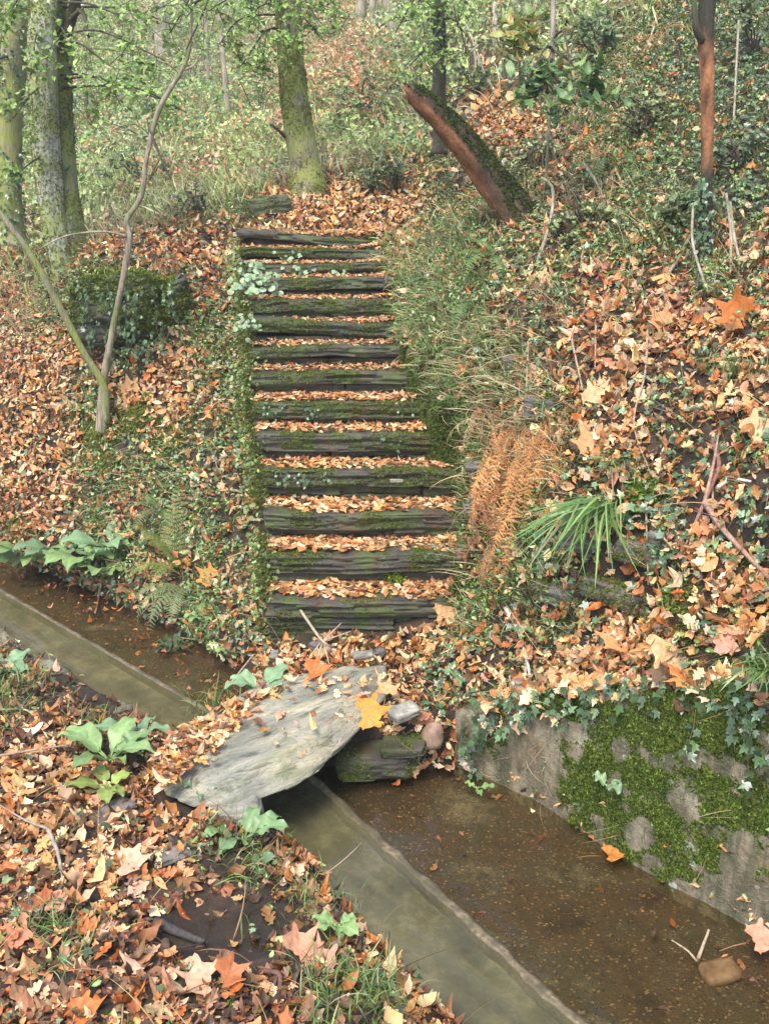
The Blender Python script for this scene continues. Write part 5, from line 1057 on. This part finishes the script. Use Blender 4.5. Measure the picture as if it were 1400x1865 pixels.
def frond(mb, a, d, L, droop, wd, col, n_=20, curl=0, mess=.08):
    a = np.array(a, float); d = norm(np.array(d, float)); h = norm(np.array([d[0], d[1], 0])+1e-6); ang0 = math.asin(np.clip(d[2], -1, 1)); P = [a]; g = ang0
    for i in range(n_): P.append(P[-1]+(h*math.cos(g)+np.array([0, 0, math.sin(g)]))*L/n_); g -= droop/n_*(1+i/n_)
    P = np.array(P); side = np.cross(h, [0, 0, 1]); tube(mb, P[::4], [.003, .003, .002, .002, .001, .001][:len(P[::4])], 4, .05, 0, col=np.array(col)*.7)
    V = []; T = []; K = []
    for i in range(2, n_+1):
        t = i/n_; l_ = wd*math.sin(math.pi*(t**.8*.92+.06))**.8; fw = norm(P[i]-P[i-1]); up = np.cross(side, fw)
        for s in (-1, 1):
            ds = norm(side*s+fw*.45-up*(.15+curl)*1.0-np.array([0, 0, curl*1.3])+rng.normal(0, mess, 3)); m_ = 6; l_ = l_*rng.uniform(1-mess*1.5, 1)
            for k in range(m_):
                u0 = (k+.3)/m_; ln = l_*.24*(1-u0*.75)
                for s2 in (-1, 1):
                    b = len(V); o = P[i]+ds*l_*u0; e_ = norm(fw*s2+ds*.6)*ln; w2 = ds*l_/m_*.42
                    V += [o-w2, o+w2, o+e_]; T.append((b, b+1, b+2)); c_ = np.array(col)*(1+rng.normal(0, .12)); K += [c_*.9, c_*.9, c_*1.1]
    mb.add(np.array(V), T=np.array(T), col=np.clip(np.array(K), .004, .9))
def fern(name, label, c, fr, col, mat='green', group=None):
    e = empty(name, c, label, 'fern', group)
    for az, el, L, dr, wd, *rest in fr:
        if mat == 'green': L, wd = L*1.35, wd*1.35
        mb = MB(); cu = rest[0] if rest else 0; frond(mb, np.array(c)+rng.normal(0, .015, 3), (math.cos(az)*math.cos(el), math.sin(az)*math.cos(el), math.sin(el)), L, dr, wd, np.array(col)*(1+rng.normal(0, .1)), 20, cu, .08 if mat == 'green' else .45); mb.build('frond', M[mat], e)
c = hit(325, 1040); fern('green_fern', 'feathery yellow-green fern standing on the left slope', c, [(1.9, 1.2, .30, .8, .06), (1.2, 1.15, .40, .7, .075), (2.6, 1.0, .33, 1.0, .07), (3.4, .8, .30, 1.5, .07), (.7, 1.0, .34, 1.0, .07), (4.0, .8, .26, 1.6, .06), (1.6, 1.35, .42, .4, .07), (3.0, 1.2, .36, .7, .07)], (.20, .23, .05))
c = hit(345, 1075); fern('green_fern', 'pale fern drooping toward the water on the left slope', c, [(3.7, .5, .34, 1.5, .055), (3.4, .6, .30, 1.4, .055), (4.1, .4, .36, 1.6, .055), (3.1, .5, .24, 1.2, .05), (4.5, .3, .25, 1.4, .05)], (.27, .33, .13))
c = hit(300, 930); fern('green_fern', 'small green fern above the feathery one', c, [(3.4, .7, .22, 1.1, .05), (4.2, .6, .25, 1.4, .05), (5.0, .6, .22, 1.4, .05), (2.6, .8, .2, 1., .05), (5.6, .7, .2, 1.1, .05)], (.15, .22, .07))
c = hit(905, 470); fern('green_fern', 'bright fern on the grassy bank below the stump', c, [(3.3, .7, .28, 1.2, .06), (4.0, .6, .3, 1.4, .06), (4.8, .6, .28, 1.4, .06), (2.6, .9, .25, 1., .05), (5.5, .7, .26, 1.2, .06), (.3, .7, .25, 1.2, .06)], (.16, .26, .07))
c = hit(870, 560); fern('green_fern', 'fern on the bank right of the upper steps', c, [(3.3, .6, .2, 1.3, .045), (4.1, .5, .24, 1.5, .05), (4.9, .6, .22, 1.5, .05), (5.6, .6, .2, 1.3, .045)], (.14, .22, .06))
c = hit(1120, 300); fern('green_fern', 'fern among the ivy above the right slope', c, [(3.3, .6, .3, 1.3, .06), (4.1, .5, .34, 1.5, .06), (4.9, .6, .3, 1.5, .06), (5.6, .6, .3, 1.3, .06)], (.13, .20, .06))
RU = (.62, .28, .10)
for px, py, k, lb, cl in [(935, 815, 5, 'rusty dead bracken hanging beside the lower steps, upper left fronds', RU), (985, 810, 6, 'rusty dead bracken hanging above the sedge', RU), (925, 930, 5, 'dark orange dead bracken low beside the third step', (.42, .15, .05)), (880, 790, 4, 'straw-coloured dead bracken draped over the bank edge', (.50, .34, .18)), (1075, 215, 6, 'pale dead bracken on the slope below the laurel', (.62, .42, .24)), (1195, 95, 5, 'orange dead fern near the slim tree', (.55, .28, .12)), (330, 500, 5, 'rusty dead fern at the edge of the ivy rock', (.42, .16, .07)), (560, 1170, 0, '', RU), (1085, 300, 5, 'brown dead fern right of the arched stem', (.48, .28, .13))]:
    if k: c = hit(px, py)+[0, -.06, .12]; fern('dead_fern', lb, c, [(4.5+rng.normal(0, .6), .15+rng.normal(0, .25), rng.uniform(.22, .46), rng.uniform(.8, 2.4), rng.uniform(.03, .055), .5) for _ in range(k+4)], cl, 'dry', 'dead ferns on the bank')
def hanging(label, spots, col, Lr=(.28, .45)):
    c0 = hit(*spots[0])+[0, -.12, .05]; e = empty('dead_fern', c0, label, 'fern', 'dead ferns on the bank')
    for px, py in spots:
        c = hit(px, py)+[-.02, -.17, .08]
        for _ in range(3):
            az = 4.6+rng.normal(0, .5); el = rng.uniform(-1.35, -.75); mb = MB(); frond(mb, c+rng.normal(0, .02, 3), (math.cos(az)*math.cos(el), math.sin(az)*math.cos(el), math.sin(el)), rng.uniform(*Lr), rng.uniform(-.1, .35), rng.uniform(.04, .065), np.array(col)*(1+rng.normal(0, .15)), 20, .1, .3); mb.build('frond', M['dry'], e)
hanging('tall rust-coloured dead fern hanging beside the lower steps', [(925, 800), (940, 812), (910, 790), (955, 820), (930, 850), (900, 840), (945, 900)], (.68, .31, .10))
hanging('rust-coloured dead fern hanging left of the sedge', [(985, 800), (1000, 812), (972, 795), (1012, 830), (990, 860)], (.72, .32, .09))
hanging('faded brown dead fern hanging over the second and third steps end', [(885, 930), (905, 950), (925, 985), (870, 900), (895, 1010)], (.45, .21, .09), (.2, .34))
def tuft(label, c, n_, L, wd, cols, down=(0, -1), spread=1., name='grass_tuft', protos=None, up=.8, group=None, foot=.03, zdir=(0, 0, 1.)):
    mb = MB(); c = np.array(c); P = c+rng.normal(0, foot, (n_, 3))*[1, 1, .1]; A = rdir(n_)*spread+np.array([down[0], down[1], 0]); Z = tilt(np.tile(zdir, (n_, 1)), .2); Rf = frames(Z, A); pr = protos or BLD; ch = rng.integers(0, len(pr), n_)
    s = rng.uniform(.3, 1, n_)*L; ss = np.stack([s, s*wd, s*up], 1); col = pick(cols, [3, 3, 1, 1][:len(cols)], n_, .18)
    for i, p_ in enumerate(pr): k = ch == i; scatter(mb, p_, P[k], Rf[k], ss[k], col[k], p_[2])
    return tag(mb.build(name, M['green'], origin=c), label, 'grass', group)
GC = [(.15, .25, .06), (.22, .34, .10), (.10, .18, .04), (.32, .34, .16)]
tuft('long green sedge spilling down the bank beside the bracken', hit(1085, 935)+[0, -.05, .05], 105, .62, .5, GC, (-.8, -.9), .6, 'drooping_sedge', BLD[2:]+DROOP[:1], .38, foot=.05, zdir=(-.45, -.5, .75))
tuft('dark sedge hanging at the right edge above the wall', wallpt(1380, dz=.1), 90, .3, .9, GC, (-.2, -1), .7, 'drooping_sedge', BLD[2:], .6)
TG = 'grass tufts on the near bank'
for px, py, z, n_, L, lb in [(660, 1800, .16, 130, .14, 'bright dense grass tuft at the bottom edge by the channel'), (700, 1835, .14, 90, .13, 'grass tuft nearest the bottom of the channel'), (620, 1775, .18, 50, .11, 'thin grass left of the bright tuft'), (560, 1640, .17, 60, .11, 'grass tuft on the bank just right of the puddle'), (590, 1610, .12, 40, .1, 'grass at the kerb opposite the puddle'), (110, 1700, .22, 60, .17, 'long pale grass tuft left of the puddle'), (135, 1770, .22, 50, .18, 'straggling grass at the lower left'), (60, 1680, .22, 40, .16, 'grass tuft near the left edge below the twig'), (200, 1680, .2, 40, .13, 'curved grass blades beside the mud'), (35, 1255, .2, 90, .14, 'grass tuft left of the kerb'), (100, 1280, .2, 70, .12, 'grass tuft along the kerb'), (10, 1300, .2, 60, .12, 'short grass at the left edge above the litter'), (120, 1510, .25, 40, .09, 'sparse grass between leaves above the forked twig'), (385, 1290, .05, 60, .17, 'grass clump in the water behind the slab'), (410, 1270, .05, 40, .14, 'fine grass beside the clump behind the slab'), (640, 1640, .03, 26, .1, 'thin grass over the kerb edge'), (490, 1620, .17, 20, .10, 'few blades beside the puddle rim')]:
    tuft(lb, at(px, py, z=z), n_, L, .8, GC, (0, -.15), 1., group=TG, foot=.05)
for px, py, lb in [(1140, 860, 'fine grass over the moss cushion'), (880, 520, 'long grass tuft on the bank right of the upper steps'), (815, 560, 'grass tuft overhanging the ninth step'), (780, 600, 'grass hanging beside the eighth step'), (850, 480, 'thick grass tuft below the stump'), (820, 700, 'grass hanging over the sixth step'), (800, 640, 'grass hanging beside the seventh step'), (840, 760, 'dry grass fringe near the fifth step'), (1350, 680, 'green grass tuft near the right edge')]:
    tuft(lb, hit(px, py), 110, .22, .7, GC+[(.36, .30, .16)], (-.6, -.8), .8, 'bank_grass_tuft', BLD, .75, 'grass tufts on the right bank', .06)
def cushion(px, py, w, h, lb, cols=((.15, .22, .02), (.09, .14, .015), (.24, .30, .05)), wall=False, base=None):
    c = base if base is not None else hit(px, py); nn_ = Ng(c[None, 0], c[None, 1])[0] if not wall else np.array([-.7, -.7, .1]); z = norm(nn_+[0, -.3, .2]); x = norm(np.cross([0, 0, 1], z)); y = np.cross(z, x)
    n1, n2 = 16, 20; V = []
    for i in range(n1+1):
        a = i/n1*math.pi/2
        for j in range(n2): b = j/n2*2*math.pi; rr = 1+.18*math.sin(b*3+px)+.08*math.sin(b*5); V.append(c+x*math.cos(b)*math.sin(a)*w*rr+y*math.sin(b)*math.sin(a)*h*rr+z*(math.cos(a)*min(w, h)*.55-.02))
    V = np.array(V); V += .012*np.stack([fbm(V[:, 0]*12, V[:, 1]*12, V[:, 2]*12+k, 3) for k in (0, 5, 9)], 1); ix = np.arange(len(V)).reshape(n1+1, n2); Qd = np.stack([ix[:-1], ix[1:], np.roll(ix, -1, 1)[1:], np.roll(ix, -1, 1)[:-1]], -1).reshape(-1, 4)
    mb = MB(); mb.add(V, Q=Qd, col=(.05, .07, .012)); A = V[Qd]; ce = A.mean(1); nr = norm(np.cross(A[:, 2]-A[:, 0], A[:, 3]-A[:, 1])+1e-9); nr *= np.sign((nr*(ce-c)).sum(1))[:, None]
    k = rng.integers(0, len(Qd), int(w*h*90000)+300); P = ce[k]+rng.normal(0, .008, (len(k), 3)); Rf = frames(tilt(nr[k], .35), rdir(len(k))+.01); ch = rng.integers(0, 3, len(k)); col = pick(cols, [3, 2, 1.5], len(k)); s = rng.uniform(.008, .022, len(k))
    for i in range(3): m_ = ch == i; scatter(mb, TUFT[i], P[m_], Rf[m_], s[m_], col[m_], TUFT[i][2])
    tag(mb.build('moss_cushion', M['moss'], origin=c), lb, 'moss', 'moss cushions')
for a_ in [(1190, 905, .13, .075, 'brightest moss cushion on the right bank'), (1225, 1095, .07, .085, 'deep green moss pad above the star leaf'), (995, 735, .06, .07, 'dark moss pad on the grassy bank'), (720, 1058, .06, .04, 'bright moss tuft low on the second step')]:
    if 'second step' in a_[4]: cushion(*a_, wall=True, base=at(712, 1052, Y=5.24))
    else: cushion(*a_)
for a_ in [(185, 800, .12, .20, 'moss mound at the foot of the twisted sapling'), (255, 760, .12, .18, 'yellow-green moss mound right of the sapling foot'), (200, 850, .13, .11, 'low moss mound below the sapling'), (200, 500, .22, .09, 'bright moss cap on the ivy rock'), (480, 560, .05, .03, 'small moss tuft at the left of the ninth step'), (30, 960, .13, .08, 'moss at the far left waterline')]: cushion(*a_[:4], a_[4], cols=((.18, .20, .04), (.11, .13, .025), (.26, .28, .07)))
# ------------------------------------------------------------------ single large leaves
PLF = [leafshape(polar(plane_r), 60, c_, .2, .05, s) for c_, s in ((.5, 301), (.8, 302), (1.1, 303))]
def bigl(px, py, w, face, spin, col, lb, i=0, lift=.03, Y=None, z=None, name='plane_leaf'):
    c = (hit(px, py) if (Y is None and z is None) else at(px, py, Y=Y, z=z)).astype(float); c = c+[0, -lift*.6, lift]; d = proj(c[None])[2][0]; s = w/F*d*1.05
    N_ = norm(np.array([face])); Rf = frames(N_, np.array([[math.cos(spin), .1, math.sin(spin)]])); mb = MB(); p_ = PLF[i % 3]; scatter(mb, p_, c[None], Rf, np.array([s]), np.array([col], float), p_[2])
    x = Rf[0][:, 0]; a = c-x*s*.3; tube(mb, [a, a-x*s*.35+[0, 0, .005], a-x*s*.7], [.0022, .0018, .0015], 5, .02, 0, col=np.array(col)*.6)
    tag(mb.build(name, M['dry'], origin=c), lb, 'leaf', 'large fallen plane leaves')
O1, O2, O3, O4 = (.64, .27, .06), (.56, .30, .13), (.48, .15, .035), (.62, .40, .20)
for a_ in [(668, 1318, 78, (-.1, -.7, .8), .1, (.62, .24, .04), 'bright orange leaf leaning on the corner of the slab', 1, .07, None, .36), (1215, 1208, 110, (0, -.9, .4), -1.4, O4, 'pale star-shaped leaf hanging over the mossy wall', 0, .04), (1022, 1240, 80, (-.1, -.9, .3), -1.3, O4, 'pale leaf hanging left of the star-shaped one', 1, .05), (1336, 598, 85, (-.2, -.9, .5), 2.6, O3, 'deep orange leaf on stiff stalks near the right edge', 2, .06), (1365, 805, 85, (0, -.8, .6), .6, O4, 'pale creamy leaf at the right edge of the slope', 1, .04), (1072, 832, 75, (-.1, -.8, .6), 2.0, O2, 'tan leaf standing behind the sedge', 2, .05), (1004, 952, 50, (-.3, -.7, .6), .2, O4, 'small cream leaf caught in the bracken', 1, .05), (812, 1112, 60, (0, -.9, .5), -1.2, O2, 'tan leaf drooping over the lowest step', 1, .03), (775, 1105, 70, (-.1, -.8, .6), .5, O2, 'broad tan leaf lying on the right of the lowest step', 2, .02),
    (560, 620, 44, (0, -.8, .7), 1.4, (.66, .40, .26), 'curled pale pink leaf on the eighth step', 2, .03), (618, 903, 38, (.1, -.8, .6), 1.5, O2, 'upright tan leaf on the fourth step', 1, .035), (1080, 740, 70, (0, -.8, .6), 1., O4, 'buff leaf half buried on the right slope', 0, .03), (985, 520, 45, (0, -.8, .6), .3, O4, 'pale leaf on the upper right slope', 1, .03), (1200, 600, 60, (.1, -.8, .5), 2.2, O2, 'tan leaf high on the right slope', 2, .03), (1300, 1200, 80, (-.1, -.6, .8), .2, (.52, .25, .17), 'reddish leaf on the ledge right of the star-shaped leaf', 1, .03), (1120, 1180, 70, (0, -.6, .8), 2.7, O2, 'tan leaf on the ledge left of the star-shaped leaf', 2, .03), (1210, 1150, 60, (.1, -.6, .8), 1.0, O3, 'rust leaf on the ledge above the star-shaped leaf', 1, .03), (385, 1060, 50, (0, -.8, .6), 2.5, O1, 'orange leaf left of the second step', 0, .04), (250, 745, 36, (0, -.8, .6), .5, O3, 'orange leaf beside the sapling foot', 1, .03), (240, 718, 44, (.1, -.8, .5), 1.8, O2, 'brown leaf just below the leaning stem', 2, .03),
    (235, 1580, 80, (0, -.25, 1), .3, (.60, .35, .22), 'large pinkish leaf lying left of the grey slate chip', 0, .03, None, .25), (375, 1790, 95, (0, -.2, 1), 3.0, (.60, .36, .22), 'pale ragged leaf on the mud at the bottom', 1, .02, None, .24), (415, 1785, 75, (.2, -.3, 1), .8, (.42, .14, .05), 'dark orange leaf overlapping the pale one on the mud', 2, .03, None, .24), (545, 1735, 85, (.1, -.3, 1), 1.2, (.50, .25, .14), 'oaky brown leaf beside the reddish stick', 2, .02, None, .19), (585, 1760, 80, (-.1, -.3, 1), 1.7, (.48, .24, .15), 'brown lobed leaf nearest the bright grass tuft', 1, .02, None, .19), (1112, 1558, 60, (0, 0, 1), .1, (.50, .20, .04), 'orange leaf floating in the pool near the wall', 0, .0, None, .012), (150, 1850, 80, (0, -.2, 1), 1., O3, 'rust leaf at the bottom left corner', 0, .02, None, .24), (40, 1720, 70, (0, -.3, 1), 2., (.5, .2, .1), 'red-brown leaf at the left edge', 1, .02, None, .24), (1375, 1715, 70, (-.2, -.5, 1), .3, (.55, .25, .15), 'rust leaf at the right end of the pool', 1, .02, None, .05), (705, 1265, 50, (0, -.3, 1), 1.5, O2, 'tan leaf at the far tip of the slab', 1, .02, None, .36), (570, 1230, 60, (0, -.4, 1), .4, O3, 'small red-brown leaf on the slab by the landing', 2, .015, None, .36)]:
    bigl(*a_[:6], a_[6], *(a_[7:]))
# ------------------------------------------------------------------ twigs, roots, branches
def twig(label, pts, w, lift=.02, col=(.30, .22, .15), z=None, forks=(), name='fallen_twig', group='fallen twigs'):
    def P_(p): 
        c = hit(*p[:2]) if (z is None and len(p) < 3) else at(p[0], p[1], z=(p[2] if len(p) > 2 else z)); return c+[0, -lift*.4, lift]
    P = [P_(p) for p in pts]; d = P[0][1]; e = empty(name, P[0], label, 'twig', group); mb = MB(); tube(mb, P, np.linspace(pw(w, d), pw(w*.55, d), len(P)), 7, .02, .12, int(pts[0][0]), col=col); mb.build('stick', M['wood'], e)
    for f in forks: mb = MB(); tube(mb, [P_(p) for p in f], np.linspace(pw(w*.6, d), pw(w*.3, d), len(f)), 6, .02, .1, 3, col=col); mb.build('fork', M['wood'], e)
    return e
twig('grey forked twig standing out of the litter at the left', [(90, 1515, .30), (108, 1560, .26), (120, 1620, .22)], 10, col=(.34, .28, .22), forks=[[(90, 1515, .30), (50, 1500, .27), (0, 1470, .27)]])
twig('reddish forked stick at the bottom of the near bank', [(475, 1775, .20), (510, 1780, .22), (512, 1820, .20), (545, 1862, .2)], 14, col=(.16, .08, .06), forks=[[(505, 1782, .21), (495, 1830, .2), (500, 1850, .2)]])
twig('dark wet stick lying across the mud to the puddle', [(285, 1685, .2), (330, 1705, .2), (375, 1722, .19)], 24, col=(.07, .06, .055))
twig('brown half-sunk stick running off the bottom', [(303, 1720, .2), (308, 1790, .2), (305, 1870, .2)], 20, col=(.12, .075, .05), forks=[[(303, 1735, .21), (280, 1790, .2), (268, 1800, .2)]])
twig('thin dark stick with a stub in the mud', [(305, 1735, .21), (345, 1730, .22), (375, 1722, .2)], 6, col=(.05, .04, .035))
twig('long straight stick at the left edge of the litter', [(0, 1382, .28), (60, 1372, .28), (130, 1362, .27)], 6, col=(.33, .25, .18)); twig('short stick low at the left edge', [(0, 1298, .25), (40, 1296, .25)], 5, col=(.3, .22, .15))
twig('white bare twig hanging down at the pool corner', [(918, 1125), (940, 1165), (958, 1220), (966, 1285)], 8, .05, (.55, .50, .42)); twig('star-shaped bunch of dead stalks left of the lowest step', [(540, 1110), (585, 1175, .42), (610, 1190, .36)], 6, .04, (.45, .34, .22), forks=[[(585, 1180, .38), (560, 1215, .34)], [(588, 1180, .38), (575, 1222, .33)], [(590, 1180, .38), (600, 1220, .33)], [(590, 1178, .38), (640, 1160, .38)], [(590, 1178, .38), (622, 1145, .42)]])
twig('reddish bare branch slanting over the right bank', [(1275, 940), (1300, 990), (1345, 1040), (1390, 1080)], 13, .07, (.34, .20, .14), forks=[[(1277, 945), (1255, 990), (1232, 1045)], [(1275, 940), (1290, 880), (1300, 820)]]); twig('curved dark vine dropping from the upper right slope', [(1290, 830), (1302, 870), (1285, 920), (1270, 950)], 9, .06, (.22, .10, .07))
twig('white curved root at the right bank', [(1300, 915), (1325, 895), (1360, 900)], 8, .05, (.6, .55, .45)); twig('cut pale branch end at the right edge', [(1355, 1092), (1400, 1095), (1430, 1090)], 14, .04, (.55, .42, .28)); twig('pale curved stalk under the mossy wall top', [(1235, 1315, .62), (1215, 1290, .70), (1232, 1255, .82)], 6, .0, (.5, .42, .3))
twig('leafy twig stub standing in the pool', [(1268, 1752, -.02), (1280, 1720, .05), (1290, 1693, .11)], 9, 0, (.42, .32, .2), forks=[[(1268, 1750, 0), (1250, 1730, .03), (1222, 1712, .05)]]); twig('slanting stick over the left bank behind the slab', [(415, 1252, .1), (440, 1220, .2), (462, 1192, .3)], 5, 0, (.45, .34, .22)); twig('thin stick from the left bank toward the water', [(185, 1080), (180, 1110), (176, 1125, .02)], 5, .04, (.35, .2, .12))
twig('long bowed straw stalk over the bank right of the upper steps', [(860, 660), (880, 700), (920, 730), (935, 725)], 4, .08, (.6, .5, .36)); twig('straight stalk crossing the fourth step at the right', [(850, 860), (825, 880), (795, 898)], 3, .05, (.5, .42, .3)); twig('thin stick on the third step left side', [(485, 985), (520, 972), (565, 968)], 4, .02, (.36, .3, .18))
for i, pts in enumerate([[(1175, 620), (1170, 700), (1150, 790), (1180, 890)], [(1035, 620), (1050, 690), (1058, 730)], [(1082, 600), (1080, 690)], [(1172, 905), (1172, 960), (1175, 1090)], [(1290, 870), (1292, 1000), (1288, 1090)], [(960, 640), (955, 760), (950, 850)], [(1110, 870), (1112, 930)], [(1150, 1260), (1147, 1320), (1150, 1360)], [(1330, 1290), (1322, 1340), (1310, 1380)], [(925, 1240), (930, 1290), (940, 1330)]]):
    twig(['long hanging runner down the middle of the right slope', 'hanging runner left of the buff leaf', 'short hanging runner on the right slope', 'runner hanging through the moss cushion', 'runner hanging left of the white root', 'runner hanging behind the rusty bracken', 'short runner above the sedge', 'rootlet on the upper wall face', 'brown rootlet on the wall near the right edge', 'rootlet at the pool corner'][i], pts, 4.5, .05, (.38, .26, .17), name='hanging_runner', group='bare runners hanging on the bank')
# puddle on the near bank
pc = at(470, 1690, z=.2); mb = MB(); n_ = 40; V = [[pc[0]-.05, pc[1], .178]]+[[pc[0]-.05+.33*math.cos(a)*(1+.1*math.sin(3*a)), pc[1]+.25*math.sin(a), .178] for a in np.linspace(0, 2*math.pi, n_, endpoint=False)]
mb.add(V, T=[(0, 1+i, 1+(i+1) % n_) for i in range(n_)]); tag(mb.build('puddle', M['clear']), 'shallow muddy puddle on the near bank', None, None, 'structure')
# ------------------------------------------------------------------ air
me = D.meshes.new('haze'); hx, hy0, hy1, hz0, hz1 = 95, -14, 104, float(GZ.min())-1, float(GZ.max())+1.5
me.from_pydata([(x, y, z) for z in (hz0, hz1) for x, y in ((-hx, hy0), (hx, hy0), (hx, hy1), (-hx, hy1))], [], [(0, 3, 2, 1), (4, 5, 6, 7), (0, 1, 5, 4), (1, 2, 6, 5), (2, 3, 7, 6), (3, 0, 4, 7)])
hm = D.materials.new('haze_air'); hm.use_nodes = True; hn = hm.node_tree; hn.nodes.remove(hn.nodes['Principled BSDF']); vp = hn.nodes.new('ShaderNodeVolumePrincipled'); vp.inputs['Density'].default_value = .0032; vp.inputs['Color'].default_value = (1.0, .97, .86, 1); vp.inputs['Anisotropy'].default_value = .2
hn.links.new(vp.outputs[0], hn.nodes['Material Output'].inputs['Volume']); me.materials.append(hm); ho = D.objects.new('haze', me); C.objects.link(ho); tag(ho, 'thin pale mist in the wood', None, None, 'stuff')
#@@REST
